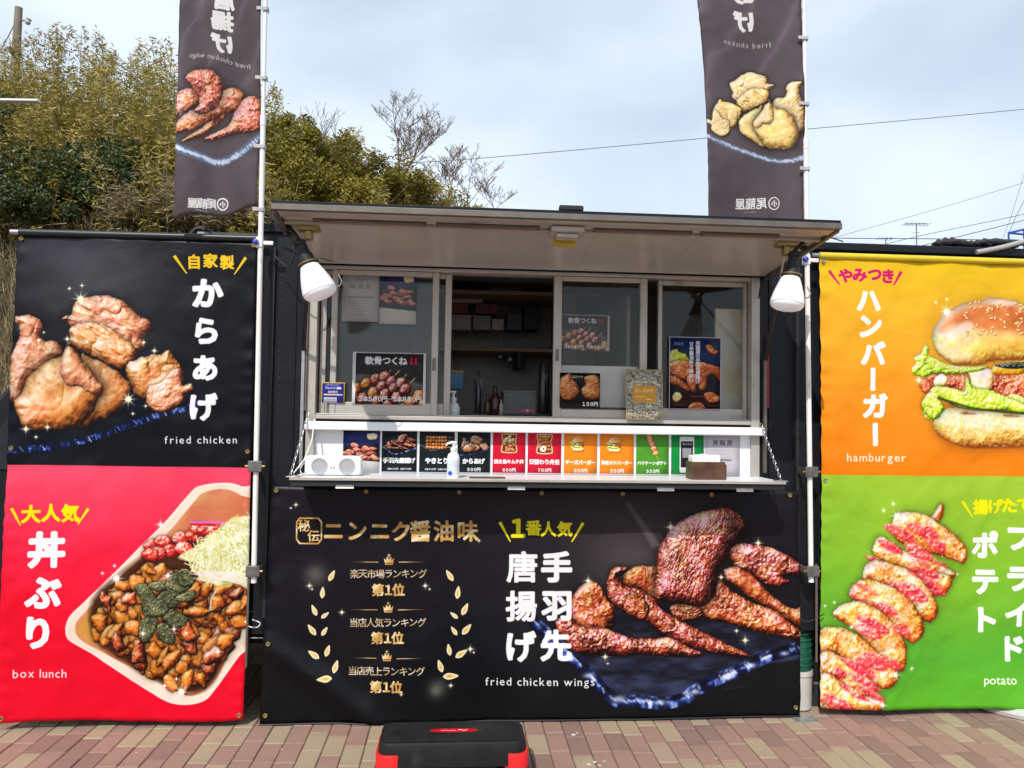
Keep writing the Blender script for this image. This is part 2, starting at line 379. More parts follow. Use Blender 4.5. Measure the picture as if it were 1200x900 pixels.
# ------------------------------------------------------------------ food artwork (drawing coordinates follow the banner as seen in the photograph)
SKIN = [(0, (44, 16, 6)), (.22, (110, 54, 18)), (.42, (172, 98, 38)), (.64, (214, 144, 80)), (.86, (244, 198, 152)), (1, (255, 234, 214))]
PINK = [(0, (54, 18, 10)), (.25, (126, 62, 36)), (.45, (186, 106, 68)), (.68, (226, 156, 116)), (.88, (248, 206, 176)), (1, (255, 240, 226))]
GLAZE = [(0, (12, 2, 2)), (.25, (56, 14, 7)), (.45, (128, 40, 16)), (.63, (192, 80, 30)), (.82, (226, 126, 76)), (1, (252, 204, 186))]
ROSE = [(0, (12, 2, 4)), (.25, (60, 12, 9)), (.45, (128, 36, 24)), (.63, (184, 68, 44)), (.82, (224, 128, 104)), (1, (254, 220, 212))]
def Z(pts, ox, oy, k): return [(ox+x/k, oy+y/k) for x, y in pts]

def art_karaage(c, pals=(PINK, SKIN), lum=1.08, rim=True):
    z = lambda p: Z(p, 0, 330, 4.5)
    if rim:
        c.poly(z([(60, 880), (150, 800), (420, 760), (700, 640), (820, 400), (930, 400), (1010, 520), (1100, 640), (1000, 690), (700, 790), (400, 870), (200, 930)]), (8, 12, 30), .8, soft=10)
        c.poly(z([(700, 430), (760, 375), (800, 380), (800, 430), (740, 470)]), (10, 26, 80), .9, soft=3)
        rimp = [(30, 900), (250, 885), (400, 858), (560, 812), (720, 755), (860, 708), (990, 672), (1130, 612)]
        c.line(z(rimp), 7.5, lambda X, Y, d: pal(2.4*fbm(X*1.2, Y*1.2, 5, 15, 3)-.95-.04*d, [(0, (8, 14, 36)), (.4, (20, 38, 104)), (.75, (70, 104, 196)), (1, (190, 208, 246))]), .92, True, soft=2)
        rs = random.Random(4); P = spline(z(rimp), 9, False)
        for i in range(2, len(P)-2):
            if rs.random() < .35:
                x, y = P[i]; l = 1.2+2.2*rs.random(); c.line([(x-l*.6, y-2.6+rs.random()*2), (x+l*.6, y+1+rs.random()*2.4)], .9+rs.random(), rs.choice([(52, 86, 178), (96, 130, 214), (28, 50, 120), (176, 196, 240)]), .85, soft=1.0)
    A, B = pals
    c.food(z([(75, 190), (110, 184), (160, 183), (205, 205), (224, 240), (215, 290), (240, 322), (290, 320), (332, 350), (340, 400), (300, 440), (220, 500), (140, 560), (110, 650), (72, 640), (55, 600), (58, 500), (65, 420), (85, 350), (105, 290), (100, 240), (78, 215)]), A, R=16, amp=1.61, sc=9, ridge=0.95, spec=.6, seed=3, lum=lum, hue=.2, nv=.62, edge=.35)
    c.food(z([(385, 140), (420, 100), (490, 82), (560, 76), (610, 95), (660, 122), (690, 150), (735, 185), (788, 220), (787, 262), (765, 310), (770, 352), (740, 382), (710, 425), (660, 468), (615, 470), (560, 445), (500, 412), (430, 378), (380, 352), (345, 352), (372, 310), (380, 262), (358, 222), (322, 206), (345, 184), (378, 180)]), A, R=20, amp=2.23, sc=12, ridge=1.90, spec=.45, seed=5, fine=.55, lum=lum, hue=.2, nv=.62, edge=.35, stretch=(.5, 2.0))
    c.food(z([(372, 250), (430, 225), (520, 222), (600, 262), (660, 310), (720, 370), (700, 430), (640, 466), (560, 444), (480, 402), (400, 360), (372, 320)]), B, R=13, amp=1.98, sc=11, ridge=2.47, spec=.6, seed=8, sh=.35, lum=lum, hue=.2, nv=.62, edge=.35, stretch=(.6, 2.2))
    c.food(z([(665, 460), (700, 428), (780, 400), (850, 392), (890, 368), (920, 410), (950, 450), (965, 520), (962, 555), (1000, 540), (1017, 560), (1000, 588), (968, 598), (966, 640), (930, 660), (890, 688), (830, 695), (785, 665), (785, 632), (740, 620), (700, 572), (680, 520)]), B, R=14, amp=1.86, sc=10, ridge=2.09, spec=.5, seed=9, lum=lum, hue=.2, nv=.62, edge=.35)
    c.food(z([(790, 560), (850, 540), (900, 480), (950, 470), (962, 555), (1005, 545), (1012, 580), (965, 605), (965, 640), (890, 690), (830, 694), (780, 650)]), A, R=7, amp=1.24, sc=6, ridge=1.33, spec=.5, seed=12, sh=.3, lum=lum, hue=.2, nv=.62, edge=.35)
    c.food(z([(425, 400), (480, 410), (560, 450), (640, 500), (684, 540), (692, 600), (660, 672), (600, 712), (520, 742), (440, 782), (400, 740)]), B, R=18, amp=0.99, sc=16, ridge=1.33, spec=.4, seed=14, lum=lum, hue=.2, nv=.62, edge=.35)
    c.food(z([(88, 660), (110, 600), (145, 530), (200, 460), (270, 420), (330, 393), (352, 352), (375, 352), (410, 385), (440, 430), (470, 468), (520, 530), (547, 570), (522, 640), (472, 712), (420, 760), (362, 786), (280, 790), (200, 792), (130, 772), (108, 720)]), B, R=30, amp=1.18, sc=18, ridge=1.71, spec=.45, seed=16, fine=.5, lum=lum, hue=.2, nv=.62, edge=.35)
    c.food(z([(330, 400), (365, 352), (405, 385), (440, 440), (520, 530), (546, 572), (500, 610), (420, 560), (360, 560), (320, 500)]), A, R=13, amp=1.36, sc=10, ridge=1.14, spec=.6, seed=18, sh=.2, lum=lum, hue=.2, nv=.62, edge=.35, al=.8)

def art_wings(c, lum=1.0, rim=True, al=1.0):
    z = lambda p: Z(p, 650, 580, 3.46)
    if rim:
        c.poly(z([(-55, 470), (30, 420), (500, 400), (1010, 440), (1010, 640), (850, 690), (680, 760), (560, 800), (440, 845), (300, 850), (240, 830), (150, 740), (60, 640)]), lambda X, Y, d: pal(.2+.9*fbm(X, Y*3, 22, 6, 3)-.1+.003*(Y-150), [(0, (8, 8, 14)), (.5, (18, 19, 32)), (1, (52, 58, 88))]), .95, soft=3)
        rs = random.Random(3)
        for q in range(26):
            x = 200+rs.random()*560; y = 700+rs.random()*90; c.line(z([(x, y), (x+90, y-8-12*rs.random())]), .5, (70, 76, 110), .28*rs.random()+.08, soft=1)
        rp = [(-100, 490), (-60, 535), (0, 590), (60, 640), (110, 690), (160, 745), (210, 800), (265, 838), (340, 832), (430, 842), (520, 825), (570, 790), (640, 755), (720, 722), (790, 690), (860, 655), (930, 632), (1020, 605)]
        c.line(z(rp), 15, lambda X, Y, d: pal(2.1*fbm(X*1.1, Y*.8, 10, 5, 3)-.60-.040*d, [(0, (8, 12, 34)), (.35, (24, 36, 96)), (.6, (70, 94, 176)), (.8, (160, 180, 232)), (1, (232, 240, 255))]), .97, True, soft=1.5)
        c.line(z([(x+4, y-13) for x, y in rp]), 3.4, (6, 8, 22), .8, True, soft=2.5)
        P = spline(z(rp), 7, False)
        for i in range(1, len(P)-1):
            if rs.random() < .3:
                x, y = P[i]; c.line([(x-1.5, y-3.5+rs.random()*2), (x+rs.random()*3, y+2.5*rs.random())], 1.2+1.2*rs.random(), rs.choice([(214, 224, 250), (238, 242, 255), (160, 180, 236)]), .7, soft=2.2)
        for x, y, r in ((262, 826, 8), (140, 730, 6), (700, 738, 6), (800, 690, 6), (430, 838, 6), (60, 650, 5), (570, 796, 6), (930, 640, 5)):
            q = z([(x, y)])[0]; c.glow(q[0], q[1], r, r*.5, (222, 230, 255), .75)
    F = lambda pts, p, **k: c.food(z(pts), p, lum=lum, al=al, hue=.9, nv=1.15, edge=.45, **k)
    F([(700, 215), (760, 196), (850, 205), (920, 228), (990, 270), (1015, 300), (1010, 322), (930, 330), (955, 345), (930, 368), (880, 370), (840, 350), (800, 330), (740, 300)], ROSE, R=13, amp=1.49, sc=6, ridge=0.91, spec=1.0, seed=31)
    F([(690, 300), (740, 290), (800, 320), (850, 372), (900, 420), (960, 455), (1012, 452), (1015, 540), (960, 520), (880, 470), (800, 420), (740, 370), (700, 340)], GLAZE, R=11, amp=1.36, sc=8, ridge=1.04, spec=.4, seed=33, shift=.1)
    F([(285, 310), (330, 285), (380, 285), (440, 300), (450, 420), (400, 440), (330, 400), (280, 360)], GLAZE, R=11, amp=1.61, sc=7, ridge=1.04, spec=.4, seed=34)
    F([(560, 400), (660, 340), (730, 392), (820, 440), (900, 470), (960, 520), (1012, 560), (1010, 592), (940, 575), (840, 560), (720, 522), (640, 508), (590, 480), (560, 440)], GLAZE, R=15, amp=1.61, sc=7, ridge=1.30, spec=.9, seed=38, fine=0.83, shift=.04)
    F([(468, 455), (500, 438), (560, 440), (604, 470), (590, 500), (545, 512), (490, 496)], GLAZE, R=8, amp=1.6, sc=4, ridge=1.0, spec=.8, seed=39, fine=.9)
    F([(410, 300), (420, 215), (450, 165), (500, 110), (570, 75), (640, 55), (700, 52), (752, 80), (782, 125), (765, 165), (720, 215), (690, 270), (665, 310), (660, 370), (640, 420), (600, 450), (520, 440), (450, 430), (410, 420), (405, 370)], ROSE, R=26, amp=1.43, sc=6, ridge=1.17, spec=1.0, seed=36, fine=1.12, shift=-.02, stretch=(1.9, 1.8))
    c.poly(z([(700, 90), (770, 120), (765, 165), (715, 215), (690, 270), (665, 310), (655, 370), (630, 420), (590, 430), (610, 360), (640, 280), (670, 200), (700, 150)]), (30, 6, 8), .5, soft=12)
    F([(215, 345), (230, 300), (260, 286), (300, 290), (285, 315), (262, 330), (285, 360), (340, 375), (400, 410), (430, 455), (490, 495), (560, 530), (640, 570), (720, 610), (798, 650), (760, 658), (650, 640), (560, 620), (480, 590), (420, 545), (370, 505), (300, 480), (240, 440), (212, 395)], ROSE, R=12, amp=1.43, sc=6, ridge=1.17, spec=.9, seed=40, fine=0.75, shift=-.02)
    F([(300, 400), (350, 410), (385, 450), (370, 500), (320, 490), (280, 460)], GLAZE, R=8, amp=1.61, sc=4, ridge=1.56, spec=.6, seed=41, fine=0.60, sh=.2)
    F([(70, 420), (100, 375), (150, 348), (190, 365), (215, 420), (245, 450), (240, 530), (200, 560), (130, 560), (75, 500)], GLAZE, R=14, amp=1.61, sc=7, ridge=1.04, spec=.5, seed=43, fine=0.68, shift=.03)
    F([(15, 500), (60, 490), (110, 530), (200, 535), (300, 572), (400, 578), (470, 575), (540, 610), (600, 640), (560, 656), (440, 650), (350, 645), (260, 650), (160, 645), (90, 640), (50, 590), (10, 540)], ROSE, R=12, amp=1.61, sc=6, ridge=1.17, spec=1.0, seed=45, fine=0.75, shift=-.02)

TSUYA = [(0, (34, 10, 4)), (.25, (126, 50, 10)), (.45, (196, 92, 20)), (.66, (230, 132, 38)), (.88, (240, 160, 66)), (1, (252, 204, 128))]
def art_bento(c):
    z = lambda p: Z(p, 70, 560, 3.335)
    outer = [(28, 590), (44, 545), (100, 490), (200, 392), (300, 292), (420, 172), (505, 72), (545, 42), (640, 30), (710, 44), (790, 96), (790, 600), (700, 700), (610, 822), (560, 868), (470, 880), (380, 850), (200, 740), (60, 652), (32, 625)]
    c.poly(z(outer), lambda X, Y, d: pal(.5+.5*fbm(X, Y, 30, 3), [(0, (226, 196, 170)), (1, (250, 232, 214))]), soft=.6)
    c.line(z(outer+outer[:1]), 1.6, (255, 244, 232), .8, True, soft=1.0)
    inner = [(62, 590), (78, 555), (140, 490), (300, 335), (430, 212), (520, 104), (560, 66), (640, 52), (710, 78), (800, 140), (800, 520), (690, 590), (655, 700), (600, 800), (520, 848), (430, 822), (330, 765), (150, 680), (78, 635)]
    c.poly(z(inner), lambda X, Y, d: pal(.25+.9*fbm(X, Y, 26, 8)+.012*d, [(0, (176, 108, 56)), (.5, (222, 160, 110)), (1, (214, 120, 84))]), soft=1.0)
    c.poly(z([(70, 590), (140, 520), (170, 560), (150, 650), (90, 630)]), (214, 160, 60), .7, soft=6)
    c.poly(z([(130, 480), (300, 330), (420, 250), (560, 240), (760, 300), (780, 500), (690, 600), (650, 700), (590, 810), (500, 838), (380, 790), (250, 720), (140, 640)]), (62, 26, 8), .92, soft=8)
    rs = random.Random(12)
    for x, y in [(360, 270), (400, 255), (430, 290), (470, 240), (480, 280), (520, 230), (380, 300), (540, 205), (565, 210), (600, 215), (350, 305)]:
        c.food(z([(x-34, y+8), (x-20, y-18), (x+8, y-24), (x+36, y-8), (x+28, y+22), (x-6, y+28)]), [(0, (120, 4, 8)), (.5, (222, 34, 30)), (.8, (246, 92, 70)), (1, (255, 190, 170))], R=6, amp=1.5, sc=5, spec=.8, seed=int(x), sh=.3)
    cand = []
    poly_in = [(165, 500), (330, 360), (480, 340), (560, 420), (740, 440), (750, 520), (660, 620), (630, 720), (560, 800), (480, 820), (390, 780), (270, 700), (150, 620)]
    def inside(x, y):
        r = False
        for i in range(len(poly_in)):
            ax, ay = poly_in[i]; bx, by = poly_in[(i+1) % len(poly_in)]
            if (ay > y) != (by > y) and x < (bx-ax)*(y-ay)/(by-ay)+ax: r = not r
        return r
    while len(cand) < 150:
        x = 150+rs.random()*600; y = 340+rs.random()*480
        if inside(x, y) and all((x-a)**2+(y-b)**2 > 23**2 for a, b in cand): cand.append((x, y))
        elif rs.random() < .0006: break
    cand.sort(key=lambda q: q[1]*.3+rs.random()*260)
    for i, (x, y) in enumerate(cand):
        a = rs.random()*pi; l = 27+rs.random()*24; w = 21+rs.random()*18; pts = []
        for k in range(7):
            t = 2*pi*k/7; r = .62+rs.random()*.7; px = l*cos(t)*r; py = w*sin(t)*r; pts.append((x+px*cos(a)-py*sin(a), y+px*sin(a)+py*cos(a)))
        c.food(z(pts), TSUYA if rs.random() < .8 else GLAZE, R=8, amp=1.0, sc=7, ridge=.9, spec=.45, seed=100+i, sh=.42, shift=-.06+.17*rs.random(), tone=.96, n=4, hue=.3, nv=.7, edge=.45)
    for p in ([(290, 430), (340, 418), (370, 455), (385, 500), (352, 552), (325, 530), (318, 480)], [(340, 420), (420, 405), (470, 395), (450, 430), (380, 448)], [(412, 430), (440, 380), (500, 372), (522, 410), (500, 445), (440, 462)], [(380, 470), (430, 440), (480, 470), (450, 510), (390, 515)], [(450, 470), (525, 445), (520, 482), (470, 490)], [(398, 535), (440, 515), (502, 555), (470, 592), (430, 580)], [(318, 560), (380, 545), (378, 590), (350, 640), (312, 632)], [(382, 580), (415, 570), (452, 620), (440, 655), (390, 630)], [(460, 372), (500, 362), (530, 400), (505, 432), (470, 425)], [(330, 500), (400, 480), (430, 520), (380, 548), (340, 540)]):
        c.food(z(p), [(0, (22, 26, 16)), (.4, (60, 64, 38)), (.75, (112, 114, 74)), (1, (176, 178, 136))], R=2.5, amp=.7, sc=3, spec=.15, seed=int(p[0][0]), sh=.8, fine=2.0, n=2, hue=.1, shift=-.12)
    c.line(z([(512, 182), (640, 184)]), 2.6, (226, 110, 200), .95); c.line(z([(512, 190), (600, 194)]), 2.4, (214, 20, 40), .9)
    c.poly(z([(462, 318), (500, 290), (545, 268), (570, 232), (620, 210), (660, 172), (720, 160), (800, 170), (800, 436), (740, 450), (690, 424), (640, 436), (590, 420), (540, 398), (545, 352), (500, 332)]), lambda X, Y, d: pal(.55+1.5*(fbm(X, Y, 12, 4, 3)-.5), [(0, (168, 160, 84)), (.5, (224, 222, 160)), (1, (250, 250, 226))]), .95, soft=2.5)
    for i in range(620):
        x = 490+rs.random()*300; y = 170+rs.random()*240
        if y < 318-(x-455)*.66+14*sin(x*.09) or y > 352+(x-500)*.42+10*sin(x*.11): continue
        a = rs.random()*pi; l = 14+20*rs.random(); b = (rs.random()-.5)*16
        c.line(z([(x-l*cos(a), y-l*sin(a)), (x+b, y+b), (x+l*cos(a)*.7-b, y+l*sin(a)+b)]), .7+.6*rs.random(), rs.choice([(250, 250, 226), (240, 240, 190), (255, 255, 246), (222, 222, 130), (196, 196, 96)]), .9, True, soft=.6)
    for i in range(40):
        x = 560+rs.random()*120; y = 380+rs.random()*40
        c.line(z([(x-50, y-14), (x, y-8+8*rs.random()), (x+50, y+14*rs.random())]), .9, (250, 240, 236), .6, True, soft=.8)
    for i in range(3): c.line(z([(610+i*6, 440), (590, 480), (582+i*5, 525)]), .9, (246, 232, 214), .7, True, soft=.7)

BUN = [(0, (130, 40, 10)), (.3, (190, 80, 24)), (.5, (222, 120, 50)), (.75, (236, 160, 90)), (1, (255, 226, 200))]
CREAM = [(0, (160, 96, 30)), (.3, (226, 186, 90)), (.55, (246, 226, 150)), (.8, (252, 240, 196)), (1, (255, 252, 236))]
LEAF = [(0, (60, 96, 6)), (.3, (146, 184, 10)), (.55, (200, 224, 30)), (.8, (232, 242, 96)), (1, (250, 252, 200))]
def art_burger(c, small=False):
    z = lambda p: Z(p, 1060, 330, 4.286)
    sy = lambda L: L+[(900-x, y) for x, y in L[::-1]]      # the half outside the picture mirrors the seen one
    c.food(z(sy([(145, 690), (220, 640), (320, 650), (440, 655)])[:4]+[(760, 690), (740, 790), (640, 835), (440, 845), (300, 838), (190, 800), (142, 750)]), [(0, (150, 70, 16)), (.3, (222, 150, 50)), (.5, (244, 206, 104)), (.75, (252, 234, 166)), (1, (255, 250, 226))], R=26, amp=1.2, sc=7, ridge=.1, spec=.1, seed=61, sh=.25, fine=.6, shift=.06, hue=0, nv=.7)
    c.line(z([(190, 800), (300, 836), (440, 843), (640, 832), (730, 790)]), 2.2, (176, 74, 18), .7, True, soft=2.4)
    for x0, x1, y in ((270, 385, 668), (490, 600, 680), (430, 560, 822)): c.food(z([(x0, y-6), (x0+30, y-14), (x0+(x1-x0)*.6, y-10), (x1, y+4), (x1-40, y+12), (x0+20, y+10)]), [(0, (40, 10, 2)), (.5, (96, 36, 10)), (1, (200, 130, 60))], R=5, amp=1.5, sc=3, seed=x0, sh=0, feather=3, al=.9)
    for i, (x, y) in enumerate([(100, 520), (140, 490), (690, 510), (740, 500)]): c.food(z([(x-36, y), (x, y-30), (x+40, y-10), (x+30, y+50), (x-10, y+50)]), [(0, (150, 30, 8)), (.5, (226, 92, 40)), (1, (250, 180, 130))], R=8, amp=1.6, sc=5, seed=70+i, sh=.2)
    c.food(z([(200, 480), (330, 468), (470, 460), (600, 455), (700, 480), (720, 560), (690, 640), (560, 650), (420, 640), (230, 620), (205, 550)]), [(0, (70, 12, 4)), (.35, (150, 40, 14)), (.6, (206, 78, 34)), (.85, (236, 130, 84)), (1, (255, 200, 160))], R=16, amp=2.6, sc=6, ridge=.5, spec=.5, seed=64, sh=.4, fine=.9)
    c.food(z([(330, 450), (440, 445), (445, 500), (430, 560), (400, 600), (345, 540), (335, 490)]), CREAM, R=8, amp=1.5, sc=8, seed=65, sh=.2, spec=.3, shift=.15)
    c.food(z([(140, 500), (180, 468), (215, 490), (190, 530), (145, 535)]), CREAM, R=6, amp=1.5, sc=6, seed=66, sh=.1, spec=.3, shift=.2)
    c.food(z([(560, 400), (660, 385), (720, 430), (600, 470), (450, 472), (460, 420)]), [(0, (170, 90, 0)), (.5, (246, 180, 30)), (1, (255, 226, 120))], R=8, amp=1, sc=9, seed=67, sh=.1)
    c.food(z([(455, 425), (520, 412), (600, 410), (700, 425), (640, 440), (520, 442)]), [(0, (10, 16, 12)), (.5, (36, 48, 36)), (1, (150, 160, 140))], R=4, amp=1.5, sc=3, seed=3, sh=.1, hue=0)
    c.food(z([(40, 470), (55, 430), (50, 380), (85, 360), (100, 318), (118, 345), (115, 375), (160, 395), (220, 420), (330, 432), (420, 430), (380, 455), (260, 468), (150, 470), (90, 485)]), LEAF, R=6, amp=2.0, sc=4, ridge=1.4, seed=68, sh=.15, spec=.6, shift=.08, hue=.2, nv=.6)
    for k, p_ in enumerate(([(44, 470), (30, 440), (52, 420), (44, 388), (76, 372), (96, 330), (112, 372), (84, 430)], [(300, 500), (308, 520), (300, 560), (350, 600), (380, 560), (335, 520)], [(80, 640), (92, 690), (120, 702), (150, 690), (140, 640), (110, 610)], [(520, 585), (560, 570), (620, 600), (700, 640), (640, 650), (560, 630)])): c.food(z(p_), LEAF, R=4, amp=2.0, sc=3.5, ridge=1.2, seed=168+k, sh=.1, spec=.7, shift=.16, hue=.2, nv=.6)
    c.food(z([(118, 555), (150, 530), (240, 540), (300, 555), (305, 500), (325, 490), (350, 540), (420, 545), (500, 575), (600, 620), (700, 650), (720, 680), (600, 668), (480, 650), (380, 655), (280, 640), (210, 605), (165, 590), (190, 640), (160, 690), (120, 695), (78, 640), (82, 600)]), LEAF, R=7, amp=2.0, sc=6, ridge=1.5, seed=69, sh=.35, spec=.6, hue=.2, nv=.6, shift=.04)
    c.line(z([(160, 592), (230, 612), (330, 640), (400, 650), (520, 664), (600, 670)]), 2.6, (34, 52, 12), .8, True, soft=2)
    BB = [(0, (150, 70, 16)), (.3, (222, 150, 44)), (.5, (246, 210, 90)), (.75, (252, 236, 158)), (1, (255, 252, 232))]
    bun = [(136, 290), (150, 240), (190, 180), (260, 132), (340, 100), (450, 84), (560, 100), (650, 140), (710, 190), (755, 260), (760, 330), (730, 380), (600, 400), (470, 405), (380, 422), (260, 425), (190, 395), (150, 350)]
    c.food(z(bun), BB, R=34, amp=.35, sc=14, spec=.1, seed=62, sh=.12, fine=.5, n=5, shift=.12, hue=0, nv=.35, edge=.4)
    c.poly(z([(180, 250), (215, 190), (275, 145), (342, 118), (450, 104), (560, 118), (640, 152), (690, 200), (725, 262), (640, 290), (520, 262), (420, 262), (340, 232), (250, 232)]), lambda X, Y, d: pal(.5+1.2*(fbm(X, Y, 14, 5, 3)-.5)-.012*d, [(0, (196, 84, 24)), (.5, (226, 112, 46)), (1, (240, 160, 84))]), .86, soft=15)
    c.poly(z([(345, 268), (520, 285), (640, 300), (600, 340), (450, 318), (370, 300)]), (238, 166, 50), .5, soft=14)
    c.poly(z([(225, 290), (255, 240), (305, 205), (350, 212), (335, 250), (270, 275)]), (255, 224, 206), .75, soft=6)
    c.poly(z([(150, 300), (200, 330), (300, 350), (360, 380), (280, 405), (190, 380)]), (255, 250, 226), .55, soft=9)
    c.line(z([(196, 396), (262, 424), (380, 421), (470, 405), (600, 399)]), 1.8, (196, 96, 20), .6, True, soft=2.4)
    c.poly(z([(430, 110), (500, 92), (560, 115), (500, 125)]), (255, 232, 236), .6, soft=4)
    rs = random.Random(5)
    for i in range(80):
        x = 300+rs.random()*420; y = 100+rs.random()**1.4*170
        if (x-450)**2/290**2+(y-260)**2/165**2 > 1: continue
        a = rs.random()*pi; p = [(x-5*cos(a), y-5*sin(a)), (x+5*cos(a), y+5*sin(a))]
        c.line(z([(q[0]+2, q[1]+3) for q in p]), 2.4, (120, 44, 10), .55, soft=.8); c.line(z(p), 1.9, (250, 226, 160), .95, soft=.6)

def art_spiral(c):
    z = lambda p: Z(p, 950, 580, 3.46)
    POT = [(0, (150, 40, 8)), (.3, (216, 92, 20)), (.5, (240, 150, 52)), (.7, (250, 200, 110)), (.88, (253, 232, 180)), (1, (255, 250, 230))]
    KET = [(0, (130, 0, 24)), (.35, (212, 10, 44)), (.6, (240, 40, 60)), (.85, (255, 120, 110)), (1, (255, 220, 210))]
    S = [([(480, 100), (505, 55), (520, 38), (532, 60), (515, 110)], 0),
         ([(325, 120), (345, 80), (400, 72), (450, 78), (500, 110), (560, 150), (610, 190), (635, 235), (625, 278), (585, 270), (520, 250), (440, 235), (370, 205), (330, 165)], 1),
         ([(255, 200), (270, 178), (305, 178), (320, 205), (400, 235), (480, 262), (560, 300), (585, 330), (540, 350), (440, 320), (340, 290), (270, 262), (250, 235)], 2),
         ([(430, 320), (500, 318), (560, 330), (568, 370), (530, 405), (480, 405), (430, 360)], 3),
         ([(212, 330), (222, 290), (262, 268), (340, 285), (400, 310), (450, 350), (490, 400), (515, 470), (500, 510), (450, 515), (400, 470), (330, 400), (250, 360), (215, 350)], 4),
         ([(160, 400), (185, 360), (230, 345), (300, 365), (370, 400), (420, 450), (455, 530), (440, 580), (400, 595), (360, 560), (290, 490), (200, 440), (165, 425)], 5),
         ([(100, 480), (130, 450), (200, 435), (280, 470), (330, 520), (370, 580), (385, 650), (370, 705), (320, 705), (260, 640), (200, 570), (140, 525), (105, 505)], 6),
         ([(43, 560), (80, 540), (150, 550), (210, 580), (280, 640), (340, 690), (350, 740), (310, 782), (250, 760), (190, 700), (110, 650), (43, 640)], 7),
         ([(43, 650), (90, 640), (160, 680), (230, 720), (260, 790), (240, 820), (180, 810), (100, 750), (43, 730)], 8),
         ([(43, 740), (90, 735), (160, 780), (230, 815), (290, 815), (280, 870), (200, 880), (43, 880)], 9)]
    rs = random.Random(9)
    for p, i in S:
        c.food(z(p), POT, R=13, amp=2.0, sc=9, ridge=.5, spec=.35, seed=200+i, sh=.32, fine=.9, shift=.05, edge=.35)
        if i:
            cx = sum(q[0] for q in p)/len(p); cy = sum(q[1] for q in p)/len(p)
            for k in range(5):
                x = cx+rs.uniform(-.42, .42)*(max(q[0] for q in p)-min(q[0] for q in p)); y = cy+rs.uniform(-.3, .3)*(max(q[1] for q in p)-min(q[1] for q in p)); l = 34+rs.random()*44; w = 16+rs.random()*16; a = .5
                if k < 2: l *= 1.2; w *= 1.2
                c.food(z([(x+l*cos(t)*cos(a)-w*sin(t)*sin(a), y+l*cos(t)*sin(a)+w*sin(t)*cos(a)) for t in [q*pi/3+.2*rs.random() for q in range(6)]]), KET, R=5, amp=1.3, sc=6, spec=.8, seed=300+i*9+k, sh=.0, al=.95 if k < 3 else .7, edge=0, feather=3.5)
            for k in range(16):
                x = cx+rs.gauss(0, .24)*(max(q[0] for q in p)-min(q[0] for q in p)); y = cy+rs.gauss(0, .16)*(max(q[1] for q in p)-min(q[1] for q in p))
                c.line(z([(x, y), (x+5*rs.random(), y+5*rs.random())]), .7+.5*rs.random(), rs.choice([(70, 90, 10), (250, 240, 120), (255, 250, 230), (120, 20, 10)]), .8, soft=.6)
    for x, y, r in ((345, 90, 10), (340, 725, 9), (105, 485, 5), (170, 540, 5)): q = z([(x, y)])[0]; c.star(q[0], q[1], r, rays=6)

def art_flag_wings(c):
    F = lambda pts, p, **k: c.food(Z(pts, 0, 0, 3.2156), p, amp=1.7, sc=5, fine=1.2, spec=.4, sh=.4, **k)
    F([(668, 370), (700, 345), (735, 345), (760, 385), (735, 420), (690, 440), (664, 450)], ROSE, R=8, seed=1)
    F([(800, 430), (830, 370), (870, 340), (905, 340), (918, 370), (905, 410), (860, 440), (820, 480), (760, 520), (700, 552), (690, 545), (760, 490)], GLAZE, R=8, seed=2)
    F([(900, 400), (930, 362), (965, 365), (985, 400), (985, 470), (930, 500), (860, 520), (790, 535), (775, 525), (860, 480), (880, 440)], ROSE, R=9, seed=3)
    F([(668, 480), (720, 430), (790, 410), (840, 420), (830, 450), (760, 480), (720, 505), (668, 520)], GLAZE, R=8, seed=5)
    F([(704, 305), (725, 280), (780, 276), (825, 292), (848, 340), (838, 390), (800, 430), (770, 440), (735, 430), (758, 390), (735, 345)], ROSE, R=13, seed=4)

WHITE = (246, 246, 248)
def slashes(c, L, R, col):
    for (a, b) in (L, R):
        (x0, y0), (x1, y1) = a, b; n = np.array([y1-y0, x0-x1], float); n /= np.hypot(*n)
        c.poly([(x0+n[0]*1.9, y0+n[1]*1.9), (x0-n[0]*1.9, y0-n[1]*1.9), (x1-n[0]*.7, y1-n[1]*.7), (x1+n[0]*.7, y1+n[1]*.7)], col, smooth=False)

def quad_px(x0, x1, z0, z1, Y): return [project((x0, Y, z1)), project((x1, Y, z1)), project((x1, Y, z0)), project((x0, Y, z0))]

